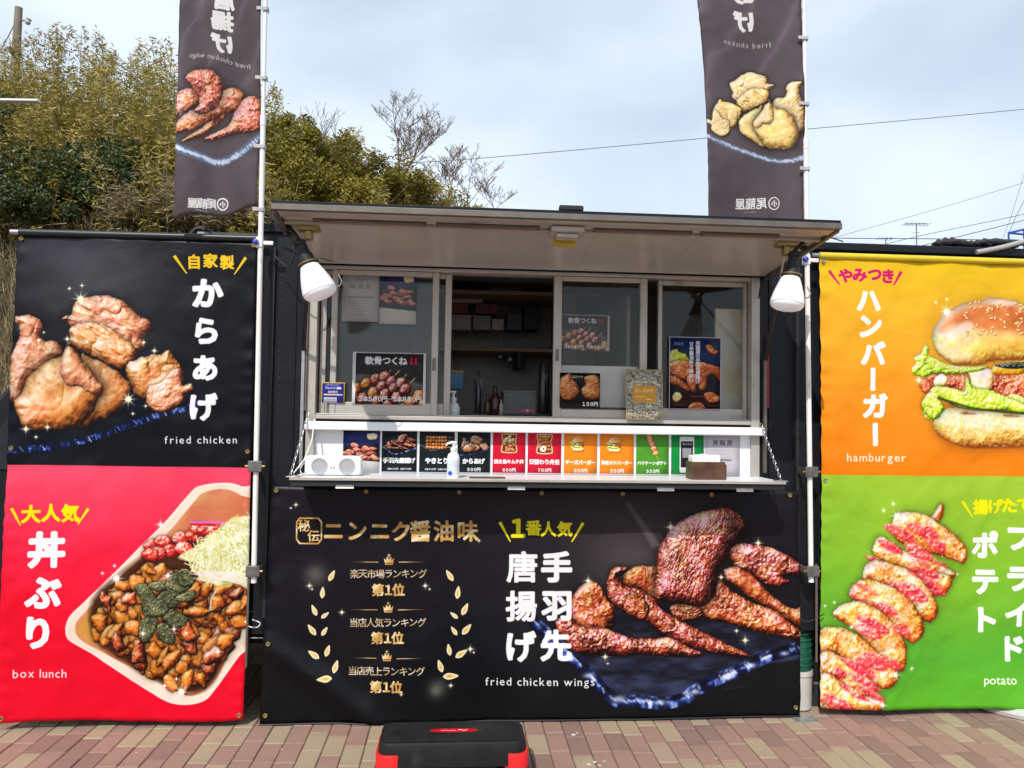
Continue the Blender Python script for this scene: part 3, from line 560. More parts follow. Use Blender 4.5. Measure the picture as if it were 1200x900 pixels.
def paint_left(quad):
    c = Canvas(300, 600, 2.3, quad); c.a[:] = (11, 13, 20)
    n = fbm(c.X, c.Y, 60, 2, 4); c.a += ((n-.5)*14)[..., None]
    c.glow(110, 320, 85, 60, (86, 84, 90), .75); c.glow(70, 285, 60, 30, (60, 60, 70), .5); c.glow(40, 500, 60, 30, (12, 18, 40), .8)
    art_karaage(c)
    for x, y, r in ((94.6, 351.5, 11), (81, 339, 4), (96, 335.5, 4), (152, 470, 11), (157, 487, 4), (172, 478, 4), (45.5, 400.5, 5), (51, 391, 3), (79.5, 399, 6), (169, 403, 5), (181.5, 413, 6), (31, 505, 8), (55, 503, 6), (42, 514.5, 4)): c.star(x, y, r, (255, 246, 214), rays=4 if r < 9 else 8)
    yel = (250, 205, 30)
    slashes(c, ((204, 300), (218, 321)), ((288, 302), (274, 322)), yel)
    for ch, x, y in (('自', 227, 307), ('家', 246, 305.6), ('製', 265.5, 307.5)): c.text(ch, x, y, 17.5, yel, bold=.035)
    for ch, x, y, s in (('か', 243, 344, 37), ('ら', 241, 389, 34), ('あ', 239.5, 433, 32), ('げ', 238, 479, 33)): c.text(ch, x, y, s, WHITE, bold=.052, sx=1.02)
    c.text('fried chicken', 235, 518, 12.5, (236, 236, 236), width=86, bold=.012)
    P = c.P([(150, 548.5)])[0][1]; m = np.clip((c.Y-P)*c.S, 0, 1)[..., None]
    t = np.clip((c.Y-P)/(c.H-P), 0, 1)
    red = pal(t+(fbm(c.X, c.Y, 90, 5)-.5)*.3, [(0, (250, 74, 104)), (.3, (244, 40, 74)), (.6, (236, 6, 42)), (1, (232, 4, 38))]); c.a = c.a*(1-m)+red*m  # print gradient; its paler pink top partly carries painted-in reflected light
    top = c.a.copy(); art_bento(c); c.a = np.where(m > 0, c.a, top)
    ye = (255, 232, 0)
    slashes(c, ((15.6, 597.6), (25.6, 617.5)), ((102, 598.7), (89.6, 617.5)), ye)
    for ch, x, y in (('大', 36.6, 604.7), ('人', 58.7, 603.5), ('気', 81, 604)): c.text(ch, x, y, 21.5, ye, bold=.045)
    for ch, x, y, s in (('丼', 54.5, 646.5, 42), ('ぶ', 51.5, 696.5, 40), ('り', 46, 742.5, 40)): c.text(ch, x, y, s, WHITE, bold=.05)
    c.text('box lunch', 48, 790, 14, (250, 225, 225), width=64, bold=.012)
    for x, y, r in ((136, 680, 11), (119.5, 674, 4), (133.5, 665.5, 4), (187.7, 617, 8), (213, 810, 12), (207, 795, 4), (193, 803, 5), (197, 676, 8), (168, 743, 6), (204, 738, 6), (255, 765, 7)): c.star(x, y, r, (255, 240, 235), rays=4 if r < 9 else 8)
    return c

GOLD = [(0, (206, 154, 84)), (.35, (236, 192, 118)), (.55, (255, 242, 206)), (.75, (250, 220, 156)), (1, (216, 166, 92))]
def gold(X, Y, d): return pal(.5+.5*np.sin(X*.10+Y*.16+1.2*np.sin(X*.05)), GOLD)
def pale(X, Y, d): return pal(.5+.5*np.sin(X*.09+Y*.5), [(0, (200, 168, 120)), (1, (250, 236, 208))])
def paint_centre(quad):
    c = Canvas(640, 282, 2.3, quad); c.a[:] = (14, 14, 19)
    n = fbm(c.X, c.Y, 70, 3, 4); t = np.clip(c.Y/c.H, 0, 1)[..., None]; c.a += ((n-.5)*10)[..., None]+(1-t)*np.array([12, 8, 14])-t*np.array([4, 2, 4])
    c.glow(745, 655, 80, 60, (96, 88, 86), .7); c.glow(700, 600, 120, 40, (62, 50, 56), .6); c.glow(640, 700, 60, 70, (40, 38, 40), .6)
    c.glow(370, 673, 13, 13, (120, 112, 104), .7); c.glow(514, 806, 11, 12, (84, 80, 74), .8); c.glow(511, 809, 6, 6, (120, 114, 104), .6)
    art_wings(c)
    c.poly([(346.9, 611), (351, 605.8), (374, 605.8), (378, 611), (378, 632), (374, 637.2), (351, 637.2), (346.9, 632)], gold, smooth=False)
    c.poly([(348.7, 612), (352, 607.6), (373, 607.6), (376.2, 612), (376.2, 631), (373, 635.4), (352, 635.4), (348.7, 631)], (16, 14, 16), smooth=False)
    c.text('秘', 356.5, 615.4, 15, gold, bold=.02); c.text('伝', 368, 627.5, 15, gold, bold=.02)
    for ch, x in zip('ニンニク醤油味', (391, 419.5, 445.5, 470.5, 493, 520.5, 549.2)): c.text(ch, x, 622, 25.5, gold, bold=.035)
    ye = (250, 238, 30)
    slashes(c, ((586.5, 611.3), (599, 634.4)), ((684, 612), (670.5, 634.4)), ye)
    c.text('１', 608, 618.5, 27, ye, bold=.05)
    for ch, x, y in (('番', 626, 618), ('人', 643.4, 619), ('気', 662.3, 619)): c.text(ch, x, y, 18.5, ye, bold=.04)
    for ch, x, y in (('唐', 612.4, 663.5), ('揚', 611.7, 709.5), ('げ', 611.7, 757), ('手', 653, 663.5), ('羽', 653, 709.5), ('先', 652.5, 756)): c.text(ch, x, y, 37, WHITE, bold=.034 if ch in '唐揚' else .046)
    c.text('fried chicken wings', 633.5, 798.5, 13.5, (240, 240, 240), width=130, bold=.012)
    for k, (t1, cx, cy, yl, y2) in enumerate((('楽天市場ランキング', 456, 671.7, 658, 690.5), ('当店人気ランキング', 455, 729, 714, 747), ('当店売上ランキング', 453.5, 786, 771, 804.5))):
        c.text(t1, cx, cy, 11.2, pale, width=90, bold=.014)
        for ch, dx in (('第', -12.5), ('１', 0), ('位', 11.5)): c.text(ch, cx+dx, y2, 15, gold, bold=.04)
        for sg in (-1, 1): c.poly([(cx+sg*12, yl-.6), (cx+sg*43, yl), (cx+sg*12, yl+.6)], gold, smooth=False)
        x, y = cx+.5, yl-2
        c.poly([(x-6, y-3), (x-3, y), (x-2.5, y-5), (x, y-1), (x+2.5, y-5), (x+3, y), (x+6, y-3), (x+4.5, y+5), (x-4.5, y+5)], gold, smooth=False)
        c.line([(x-4, y+3.2), (x+4, y+3.2)], .7, (40, 30, 16)); c.line([(x, y-7.5), (x, y-3.5)], .9, gold); c.line([(x-1.5, y-6.2), (x+1.5, y-6.2)], .8, gold)
    zz = lambda x, y: (310+x/2.903, 550+y/2.903)
    for (x, y, dx, dy) in ((230, 360, 12, -22), (198, 418, 2, -24), (170, 478, -10, -22), (207, 495, 16, -12), (162, 545, -16, -22), (205, 550, 12, -18), (168, 630, -22, -16), (215, 617, 8, -24), (243, 670, 8, -26), (207, 707, -30, 0),
                           (632, 360, -14, -22), (660, 417, 3, -26), (684, 473, 12, -24), (647, 495, -16, -12), (690, 542, 18, -22), (647, 548, -12, -18), (630, 613, -4, -24), (672, 626, 24, -16), (600, 668, -8, -26), (636, 703, 32, -2)):
        dx *= .84; dy *= .84; a = np.array(zz(x-dx, y-dy)); b = np.array(zz(x+dx, y+dy)); d = b-a; nn = np.array([d[1], -d[0]]); P = [tuple(a+d*t+nn*w) for t, w in ((0, 0), (.28, .20), (.62, .17), (1, 0), (.62, -.17), (.28, -.20))]
        c.poly(P, lambda X, Y, d: pal(.22*d, [(0, (255, 246, 220)), (.45, (240, 206, 132)), (1, (176, 124, 52))]), n=4)
    for x, y, r in ((347, 591, 5), (341, 595, 3), (363, 686, 6), (366, 690, 3), (499, 686, 6), (504, 690, 3), (401, 717, 6), (562, 633, 4), (552, 760, 7), (556, 764, 3), (529, 803, 5), (471, 813, 4), (786, 617, 10), (801, 624, 4), (791, 632, 4), (690, 680, 8), (889, 636, 8), (846, 676, 6), (710, 769, 7), (713, 777, 3), (864, 739, 5), (874, 750, 8), (937, 661, 6)): c.star(x, y, r, (250, 240, 205), rays=4)
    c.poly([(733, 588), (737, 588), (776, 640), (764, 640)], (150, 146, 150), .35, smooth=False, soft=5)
    return c

def paint_right(quad):
    c = Canvas(370, 600, 2.3, quad); P0 = c.P([(1080, 303)])[0][1]; P1 = c.P([(1080, 559)])[0][1]
    n = (fbm(c.X, c.Y, 90, 6)-.5)*.25
    c.a[:] = pal((c.Y-P0)/(P1-P0)+n, [(0, (238, 196, 24)), (.3, (244, 182, 40)), (.65, (246, 150, 28)), (1, (246, 128, 8))])
    m = np.clip((c.Y-P1)*c.S, 0, 1)[..., None]
    g = pal((c.Y-P1)/(c.H-P1)+n, [(0, (160, 200, 52)), (.4, (132, 190, 46)), (.8, (88, 176, 48)), (1, (96, 182, 40))]); c.a = c.a*(1-m)+g*m
    mg = (214, 10, 110)
    slashes(c, ((972.3, 317.3), (984, 334)), ((1056.7, 318.3), (1047.3, 335)), mg)
    for ch, x, y in (('や', 991, 323.3), ('み', 1007.6, 322.7), ('つ', 1025, 322.3), ('き', 1041, 324)): c.text(ch, x, y, 17.5, mg, bold=.05)
    for ch, x, y in (('ハ', 1017.7, 353.3), ('ン', 1020.5, 383.5), ('バ', 1023.3, 415), ('ー', 1022.7, 446), ('ガ', 1025.7, 477), ('ー', 1025.7, 511)): c.text(ch, x, y, 30, WHITE, bold=.06, vertical=True)
    c.text('hamburger', 1026, 538, 13.5, (255, 240, 220), width=70, bold=.012)
    art_burger(c)
    for x, y, r in ((1110, 366, 12), (1097, 355, 4), (1110, 351, 4), (1075, 447, 8)): c.star(x, y, r, (255, 252, 240), rays=8 if r > 9 else 4)
    art_spiral(c)
    for x, y, r in ((1035, 600, 5), (1046, 592, 5), (1122, 674, 4), (1067, 782, 5), (968, 712, 4), (979, 708, 4), (1033, 824, 8)): c.star(x, y, r, (255, 255, 235))
    ye = (255, 236, 0)
    slashes(c, ((1127, 589), (1140, 607.6)), ((1222, 588), (1209, 607)), ye)
    for ch, x, y in (('揚', 1149.4, 595.8), ('げ', 1167, 595), ('た', 1182.5, 594), ('て', 1198, 593.3)): c.text(ch, x, y, 18, ye, bold=.045)
    for ch, x, y in (('ポ', 1154.7, 639.6), ('テ', 1155, 683.3), ('ト', 1156.5, 726.7), ('フ', 1194, 633), ('ラ', 1193, 679.4), ('イ', 1190, 719.6), ('ド', 1188, 760)): c.text(ch, x, y, 32, WHITE, bold=.055)
    c.text('potato', 1171, 795.5, 14, (250, 250, 240), width=37, bold=.012)
    return c

def paint_flag(quad, which):
    c = Canvas(100, 420, 3.0, quad); c.a[:] = (86, 76, 82)
    n = fbm(c.X, c.Y*.6, 34, 4+which, 4); c.a += ((n-.5)*26)[..., None]
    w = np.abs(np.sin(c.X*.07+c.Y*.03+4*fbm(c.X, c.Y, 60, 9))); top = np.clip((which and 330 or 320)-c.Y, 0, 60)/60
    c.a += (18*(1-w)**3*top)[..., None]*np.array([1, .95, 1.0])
    W = (228, 224, 222)
    soft = [(0, (70, 44, 36)), (.3, (140, 88, 60)), (.55, (206, 140, 104)), (.8, (232, 178, 146)), (1, (250, 216, 200))]
    if which == 0:
        for i, ch in enumerate('先羽手'): c.text(ch, 268.5+i*1.2, -24-29*(i), 24, W, bold=.035, mirror=True)
        for ch, y, x in (('唐', 3, 265), ('揚', 28, 263.5), ('げ', 55, 262.5)): c.text(ch, x, y, 23, W, bold=.035, mirror=True)
        c.text('fried chicken wings', 259, 73, 8.5, (196, 188, 186), width=70, mirror=True, rot=-.16)
        g = ROSE[:]; c2 = [(0, (64, 30, 28)), (.3, (140, 70, 56)), (.52, (206, 108, 82)), (.75, (236, 150, 126)), (1, (250, 206, 190))]
        k0, k1 = list(ROSE), list(GLAZE); ROSE[:] = c2; GLAZE[:] = [(0, (74, 36, 26)), (.3, (150, 80, 50)), (.52, (214, 122, 76)), (.75, (238, 164, 116)), (1, (250, 210, 180))]
        art_flag_wings(c); ROSE[:] = k0; GLAZE[:] = k1; c.T = None
        rp = [(206, 176), (214, 180), (232, 185), (250, 190), (266, 188), (284, 178), (304, 158)]
        lx, ly, sp = 260, 235.5, ((248, 237), (238.5, 238.5), (228.7, 240))
    else:
        for i, ch in enumerate('らか'): c.text(ch, 873.5+i*.5, -21-32*i, 27, W, bold=.045, mirror=True)
        for ch, y, x in (('あ', 12, 872.6), ('げ', 43.5, 872.3)): c.text(ch, x, y, 25, W, bold=.045, mirror=True)
        c.text('fried chicken', 875.5, 70.5, 8.5, (196, 188, 186), width=60, mirror=True)
        c.T = lambda x, y: (942-(x-12)*.55, 101+(y-347)*.535)
        tan = [(0, (96, 70, 44)), (.3, (160, 124, 78)), (.52, (212, 180, 120)), (.75, (236, 212, 160)), (1, (250, 238, 206))]
        art_karaage(c, (tan, [(a, (b[0], b[1]*.98, b[2]*.86)) for a, b in tan]), rim=False); c.T = None
        rp = [(823, 174), (840, 180), (862, 187), (885, 194), (905, 198), (925, 199), (944, 196)]
        lx, ly, sp = 907.8, 243.3, ((894, 242.5), (882.4, 242), (871, 242.5))
    c.line(rp, 6, (96, 116, 150), .8, True, soft=2.5); P = spline(rp, 8, False); rs = random.Random(which)
    for x, y in P: c.line([(x, y-2*rs.random()), (x+1+2*rs.random(), y+2*rs.random())], 1+1.4*rs.random(), (214, 224, 240), .7, soft=1)
    ang = -.12 if which == 0 else 0
    t = np.linspace(0, 2*pi, 20); c.line([(lx+6*cos(q), ly+6*sin(q)) for q in t], 1.1, W); c.text('小', lx, ly, 7, W, bold=.03, mirror=True)
    for ch, (x, y) in zip('尾龍屋', sp): c.text(ch, x, y, 11.5, W, bold=.02, mirror=True)
    c.line([(sp[1][0]-6, sp[1][1]+8.5), (sp[1][0]+6, sp[1][1]+8)], .8, (170, 162, 164), .7)
    return c
# ------------------------------------------------------------------ materials
M = dict(
    black=mat('truck_black_paint', (0.010, 0.011, 0.015), rough=0.36, spec=.22, var=0.25, scale=3, bump=0.05, bscale=60, dirt=((0.018, 0.018, 0.02), 5, 0.58)),
    blackmat=mat('black_matt_metal', (0.012, 0.012, 0.013), rough=0.6, var=0.2),
    rubber=mat('black_rubber', (0.018, 0.018, 0.019), rough=0.8, var=0.25, bump=0.2, bscale=300),
    alu=mat('window_aluminium', (0.46, 0.43, 0.39), rough=0.42, metal=0.35, var=0.08, scale=8, dirt=((0.28, 0.25, 0.21), 9, 0.62)),
    alus=mat('awning_sheet', (0.60, 0.57, 0.53), rough=0.28, metal=0.30, var=0.07, scale=2.2, bump=0.12, bscale=5, dirt=((0.50, 0.47, 0.43), 3.5, 0.6)),
    aludark=mat('awning_profile', (0.16, 0.14, 0.12), rough=0.4, metal=0.5, var=0.15),
    dgalv=mat('weathered_steel', (0.17, 0.165, 0.16), rough=0.5, metal=0.7, var=0.35, scale=40),
    galv=mat('galvanised_steel', (0.42, 0.42, 0.43), rough=0.38, metal=0.85, var=0.15, scale=25),
    brass=mat('yellow_zinc_plating', (0.34, 0.26, 0.09), rough=0.4, metal=0.7, var=0.25, scale=30),
    white=mat('white_laminate', (0.78, 0.79, 0.81), rough=0.35, var=0.03, scale=4, dirt=((0.62, 0.62, 0.62), 7, 0.66)),
    whitepl=mat('white_plastic', (0.80, 0.80, 0.80), rough=0.35, var=0.03),
    poleW=mat('white_pole_paint', (0.80, 0.79, 0.76), rough=0.35, var=0.05, scale=12, dirt=((0.5, 0.48, 0.44), 14, 0.64)),
    inner=mat('interior_wall', (0.42, 0.40, 0.37), rough=0.55, var=0.12, scale=2, dirt=((0.3, 0.28, 0.26), 4, 0.6)),
    wood=mat('shelf_board', (0.30, 0.20, 0.11), rough=0.55, var=0.2, scale=9),
    dwood=mat('dark_wood', (0.085, 0.036, 0.018), rough=0.4, var=0.35, scale=18, bump=0.1),
    rope=mat('white_cord', (0.72, 0.71, 0.68), rough=0.7, var=0.1),
)

# ------------------------------------------------------------------ ground
g = MB(); R_ = 700
g.add([(-R_, -R_, -0.012), (R_, -R_, -0.012), (R_, R_, -0.012), (-R_, R_, -0.012)], [(0, 1, 2, 3)])
gm = mat('joint_sand_and_soil', (0.075, 0.062, 0.05), rough=0.95, var=0.35, scale=30, bump=0.4, bscale=120)
tag(g.build('ground', gm), kind='structure')
pav = MB().box(-6.0, 7.0, -6.0, 4.2, -0.010, -0.006).build('pavement', gm); tag(pav, kind='structure')

def brick_mat(name, c1, c2):
    m = mat(name, c1, rough=0.88, var=0.18, scale=260, bump=0.55, bscale=330, detail=3, dirt=(c2, 2.2, 0.56)); return m
BM = [brick_mat('brick_rose', (0.320, 0.196, 0.152), (0.262, 0.162, 0.128)), brick_mat('brick_beige', (0.370, 0.286, 0.190), (0.31, 0.242, 0.162)), brick_mat('brick_brown', (0.250, 0.155, 0.125), (0.21, 0.13, 0.105)), brick_mat('brick_pale', (0.37, 0.265, 0.19), (0.31, 0.225, 0.16))]
def brick_mesh(bm_, seed):
    r = random.Random(seed); w, l, h = 0.0885/2, 0.1868/2, 0.055; b = MB(); k = 0.004; t = [0.0015*(r.random()-.5) for _ in range(4)]
    v = [(-w, -l, -h), (w, -l, -h), (w, l, -h), (-w, l, -h), (-w, -l, -k), (w, -l, -k), (w, l, -k), (-w, l, -k), (-w+k, -l+k, t[0]), (w-k, -l+k, t[1]), (w-k, l-k, t[2]), (-w+k, l-k, t[3])]
    f = [(0, 1, 5, 4), (1, 2, 6, 5), (2, 3, 7, 6), (3, 0, 4, 7), (4, 5, 9, 8), (5, 6, 10, 9), (6, 7, 11, 10), (7, 4, 8, 11), (8, 9, 10, 11)]
    me = bpy.data.meshes.new('brick'); me.from_pydata(v, [], f); me.materials.append(bm_); return me
bmesh_v = [[brick_mesh(BM[k], k*10+i) for i in range(3)] for k in range(4)]
rs = random.Random(21); near = []; PX, PL = 0.0918, 0.190; far = {0: MB(), 1: MB(), 2: MB(), 3: MB()}
for i in range(-60, 72):
    x = i*PX+0.03
    off = rs.uniform(0, PL)
    for j in range(-29, 21):
        y = j*PL+off-.02
        k = rs.choices((0, 1, 2, 3), (6.4, 3.6, 1.8, .7))[0]; z = rs.uniform(-0.0015, 0.0015)
        if -1.95 < x < 2.75 and -0.66 < y < 0.16 and len(near) < 300: near.append((x, y, z, k))
        else:
            w, l = 0.0443, 0.0935; far[k].add([(x-w, y-l, z-.006), (x+w, y-l, z-.006), (x+w, y+l, z-.006), (x-w, y+l, z-.006), (x-w+.003, y-l+.003, z), (x+w-.003, y-l+.003, z), (x+w-.003, y+l-.003, z), (x-w+.003, y+l-.003, z)], [(4, 5, 6, 7), (0, 1, 5, 4), (1, 2, 6, 5), (2, 3, 7, 6), (3, 0, 4, 7)])
for x, y, z, k in near:
    o = bpy.data.objects.new('brick', rs.choice(bmesh_v[k])); COL.objects.link(o); o.parent = pav; o.location = (x, y, z); o.rotation_euler = (rs.uniform(-.004, .004), rs.uniform(-.006, .006), rs.uniform(-.006, .006)+(pi if rs.random() < .5 else 0))
fm = MB(); idx = []
for k in range(4): fm.add(far[k].v, far[k].f); idx += [k]*len(far[k].f)
me = bpy.data.meshes.new('brick_paving'); me.from_pydata(fm.v, [], fm.f)
for m_ in BM: me.materials.append(m_)
me.polygons.foreach_set('material_index', idx); bo = bpy.data.objects.new('brick_paving', me); COL.objects.link(bo); bo.parent = pav; tag(bo, kind='stuff')

q = MB(); rs2 = random.Random(6)
for px, py, r_ in ((672, 861, .012), (676, 859, .007), (690, 896, .012), (697, 893, .010), (703, 897, .008), (708, 892, .007), (1010, 872, .006), (330, 878, .005), (160, 882, .006), (840, 889, .005)):
    d_ = fw*FPX+rt*(px-600)-up*(py-450); c_ = CP+d_*((.0022-CP[2])/d_[2]); n_ = 9; q.add([(c_[0]+r_*rs2.uniform(.6, 1.2)*cos(2*pi*k/n_), c_[1]+r_*rs2.uniform(.6, 1.2)*sin(2*pi*k/n_), c_[2]) for k in range(n_)], [tuple(range(n_))])
sp_ = q.build('pale_spots', mat('pale_spot', (.62, .60, .57), rough=.9), pav); tag(sp_, kind='stuff')

# ------------------------------------------------------------------ food truck
truck = thing('food_truck', 'black food truck with raised awning hatch and open serving windows', 'food truck', (0, 0, 0))
X0, X1, ZB, ZT = -0.965, 3.02, 0.42, 2.372
b = MB()
b.box(X0, -0.738, 0.0, 0.04, ZB, ZT); b.box(1.548, X1, 0.0, 0.04, ZB, ZT); b.box(-0.738, 1.548, 0.0, 0.04, ZB, 1.172); b.box(-0.738, 1.548, 0.0, 0.04, 2.222, ZT)
b.box(X0, X0+0.04, 0.0402, 1.72, ZB, ZT); b.box(X1-0.04, X1, 0.0402, 1.72, ZB, ZT); b.box(X0+0.04, X1-0.04, 1.68, 1.7198, ZB, ZT); b.box(X0+0.04, X1-0.04, 0.0402, 1.68, ZB, ZB+0.05)
body = b.build('body', M['black'], truck)
# pressed ribs, rivets and door edges on the black panels either side of the hatch
for sx, xs in ((1, (-0.905, -0.80)), (-1, (1.60, 1.735))):
    q = MB()
    for x in xs: q.box(x-.006, x+.006, -0.006, -0.0005, 1.16, 2.30)
    q.build('panel_rib', M['black'], truck, bevel=.002)
rv = MB()
for k in range(27):
    z = 1.2+k*0.042
    for x in (-0.872, 1.70): rv.lathe((x, 0.0, z), (0, -1, 0), [(0, .0045), (.0015, .004), (.0022, .001)], n=8)
tag(rv.build('rivet_line', M['blackmat'], truck, smooth=True), kind='stuff')
b = MB(); b.box(X0-.02, X1+.02, -0.02, 1.74, ZT, ZT+0.045); b.box(X0+.05, X1-.05, 0.06, 1.66, ZT+0.045, ZT+0.06); b.build('roof', M['black'], truck, bevel=.008)
MB().box(-1.36, X0-.002, .05, 1.66, ZB, 2.22).build('side_locker', M['black'], truck, bevel=.01)
cab = MB().prism([(-3.05, .38), (-3.05, 1.0), (-2.52, 1.14), (-1.86, 1.98), (-1.36, 2.04), (-1.36, .38)], 0.02, 1.66).build('cab', M['black'], truck, bevel=.03)
MB().add([(-2.50, .08, 1.175), (-2.50, 1.60, 1.175), (-1.895, 1.60, 1.945), (-1.895, .08, 1.945)], [(0, 1, 2, 3)]).build('windscreen', mat('dark_glass', (.02, .025, .03), rough=.05), truck)
MB().add([(-2.30, .008, 1.2), (-1.5, .008, 1.2), (-1.5, .008, 1.86), (-1.86, .008, 1.86)], [(0, 1, 2, 3)]).build('side_window', mat('dark_glass', ()), truck)
MB().box(X0-.3, X1-.1, .25, 1.45, .30, ZB-.002).build('chassis', M['blackmat'], truck)
wheel = MB(); wheel.cyl((-2.3, .10, .30), (-2.3, .28, .30), .30, n=28); w0 = wheel.build('wheel', M['rubber'], truck, smooth=True)
MB().lathe((-2.3, .10, .30), (0, -1, 0), [(0, .19), (.004, .185), (-.01, .15), (-.03, .06), (.0, .05)], 24).build('rim', M['galv'], w0)
for dx, dy in ((0, 1.3), (4.2, 0), (4.2, 1.3)):
    w = w0.copy(); COL.objects.link(w); w.location = (dx, dy, 0)
    for ch in w0.children: q = ch.copy(); COL.objects.link(q); q.parent = w

# serving opening: outer frame, lower fascia, sill
fx0, fx1, fz0, fz1 = -0.738, 1.548, 1.464, 2.222
b = MB(); b.box(fx0, fx0+.045, -.006, .09, 1.176, fz1); b.box(fx1-.045, fx1, -.006, .09, 1.176, fz1); b.box(fx0+.045, fx1-.045, -.003, .09, 2.205, fz1); b.box(fx0+.045, fx1-.045, -.004, .10, fz0-.002, fz0+.018)
b.box(fx0+.045, fx1-.045, .002, .012, fz0+.018, fz0+.026); b.box(fx0+.045, fx1-.045, .04, .05, fz0+.018, fz0+.026)
b.build('window_frame', M['alu'], truck, bevel=.003)
b = MB(); b.box(fx0-.006, fx0+.004, -.022, -.0065, 1.5, 2.2); b.build('window_trim', M['aludark'], truck, bevel=.002)
b = MB(); b.box(fx0+.004, fx1+.006, -.055, .02, 1.408, 1.450); b.build('sill', M['white'], truck, bevel=.006)
b = MB(); b.box(fx0+.045, fx1-.045, .012, .03, 1.196, 1.4115); b.build('fascia', M['white'], truck)
shelf = MB().box(fx0-.01, fx1+.012, -.285, .0115, 1.190, 1.197).build('counter_shelf', M['white'], truck, bevel=.003)
MB().box(fx0-.008, fx1+.010, -.290, -.2855, 1.187, 1.199).build('edge_trim', M['alu'], shelf, bevel=.001)
MB().box(fx0-.006, fx1+.008, -.278, .011, 1.160, 1.1895).build('shelf_underside', M['blackmat'], shelf)
for x in (-.50, .28, .98, 1.36):
    q = MB(); q.box(x-.04, x+.04, -.284, -.2785, 1.156, 1.166); q.cyl((x-.04, -.283, 1.153), (x+.04, -.283, 1.153), .004, n=8); q.build('hinge', M['galv'], shelf)
# sliding sashes: stiles, rails and a pane each
glass = glass_mat('window_glass', film=.005); glass2 = glass_mat('window_glass_dusty', film=.012)
def sash(x0, x1, y, brail, wl=.03, wr=.034, gm_=None):
    zt, zb = 2.2035, fz0+.021
    q = MB(); q.box(x0, x0+wl, y, y+.028, zb, zt); q.box(x1-wr, x1, y, y+.028, zb, zt); q.box(x0+wl, x1-wr, y+.002, y+.026, zt-.024, zt); q.box(x0+wl, x1-wr, y+.001, y+.027, zb, zb+brail)
    s = q.build('window_sash', M['alu'], truck, bevel=.003)
    MB().box(x0+wl-.004, x1-wr+.004, y+.011, y+.016, zb+brail-.004, zt-.020).build('pane', gm_ or glass, s)
    return s
sash(-.628, -.098, .006, .062)
sash(-.686, -.035, .044, .062)
sash(.480, .962, .006, .044, wl=.042, wr=.038, gm_=glass2)
sash(1.028, 1.500, .044, .058, wl=.022, wr=.02)
for x, z in ((-.118, 1.74), (.50, 1.80)): MB().box(x-.008, x+.008, -.001, .006, z-.03, z+.03).build('sash_pull', M['aludark'], truck, bevel=.001)

# awning: the hatch door held up over the opening
def A(x, t, h=0.0):     # t 0 hinge .. 1 front edge, h above the sheet
    return (x, 0.0-0.75*t, 2.218+0.075*t+h)
ax0, ax1 = -.745, 1.585
def slab(mb, x0, x1, t0, t1, h0, h1):
    v = [A(x0, t0, h0), A(x1, t0, h0), A(x1, t1, h0), A(x0, t1, h0), A(x0, t0, h1), A(x1, t0, h1), A(x1, t1, h1), A(x0, t1, h1)]
    return mb.add(v, [(0, 3, 2, 1), (4, 5, 6, 7), (0, 1, 5, 4), (1, 2, 6, 5), (2, 3, 7, 6), (3, 0, 4, 7)])
aw = slab(MB(), ax0, ax1, .012, 1.0, .022, .036).build('awning', M['black'], truck, bevel=.002)
for x0, x1 in ((ax0+.02, ax1-.02),): slab(MB(), x0, x1, .03, .90, .006, .0215).build('sheet', M['alus'], aw, bevel=.001)
q = MB(); slab(q, ax0, ax1, .985, 1.012, -.004, .021); slab(q, ax0, ax0+.018, .02, .984, -.012, .0212); slab(q, ax1-.018, ax1, .02, .984, -.012, .0212); q.build('edge_profile', M['aludark'], aw, bevel=.002)
slab(MB(), ax0+.02, ax1-.02, .905, .984, -.006, .0205).build('front_profile', M['alu'], aw, bevel=.003)
slab(MB(), ax0+.02, ax1-.02, .80, .825, -.008, .0055).build('stiffener', M['alu'], aw, bevel=.002)
for x0, x1 in ((-.60, -.14), (-.10, .33), (.56, .98), (1.02, 1.36)):
    s_ = slab(MB(), x0, x1, .845, .885, -.010, .0055).build('light_strip', M['aludark'], aw, bevel=.002)
    slab(MB(), x0+.01, x1-.01, .855, .875, -.013, -.0105).build('lens', mat('strip_lens', (.26, .16, .13), rough=.3), s_)
for x in (.20, .60, 1.05): slab(MB(), x-.012, x+.012, .05, .78, .003, .0056).build('seam', M['alus'], aw)
q = MB(); slab(q, .375, .515, .80, .93, -.030, -.009); slab(q, .40, .49, .84, .90, -.048, -.0305); q.build('latch_bracket', M['alu'], aw, bevel=.003)
slab(MB(), .395, .495, .775, .815, -.060, -.0310).build('latch_plate', mat('latch_yellow', (.50, .36, .02), rough=.45), aw, bevel=.003)
slab(MB(), .40, .50, .96, 1.0, .037, .060).build('handle', M['rubber'], aw, bevel=.006)
for x in (ax0+.115, ax1-.16):
    q = MB(); slab(q, x-.045, x+.045, .74, .80, -.026, -.0085); slab(q, x-.014, x+.014, .745, .79, -.062, -.0262); q.build('corner_bracket', M['brass'], aw, bevel=.003)
for x, xe in ((fx0-.012, ax0+.115), (fx1+.018, ax1-.16)):
    p = A(xe, .765, -.03); m_ = MB(); a = Vector((x, -.035, 1.80)); e = Vector(p); mid = a+(e-a)*.55; m_.cyl(a, mid, .011, n=12); s_ = m_.build('gas_strut', M['blackmat'], truck, smooth=True)
    MB().cyl(mid, e, .005, n=10).build('rod', M['galv'], s_, smooth=True)
for x in (fx0-.014, fx1+.02):
    q = MB(); q.box(x-.008, x+.008, -.03, -.007, 1.22, 1.80); q.build('guide_rail', M['galv'] if x < 0 else M['aludark'], truck, bevel=.002)
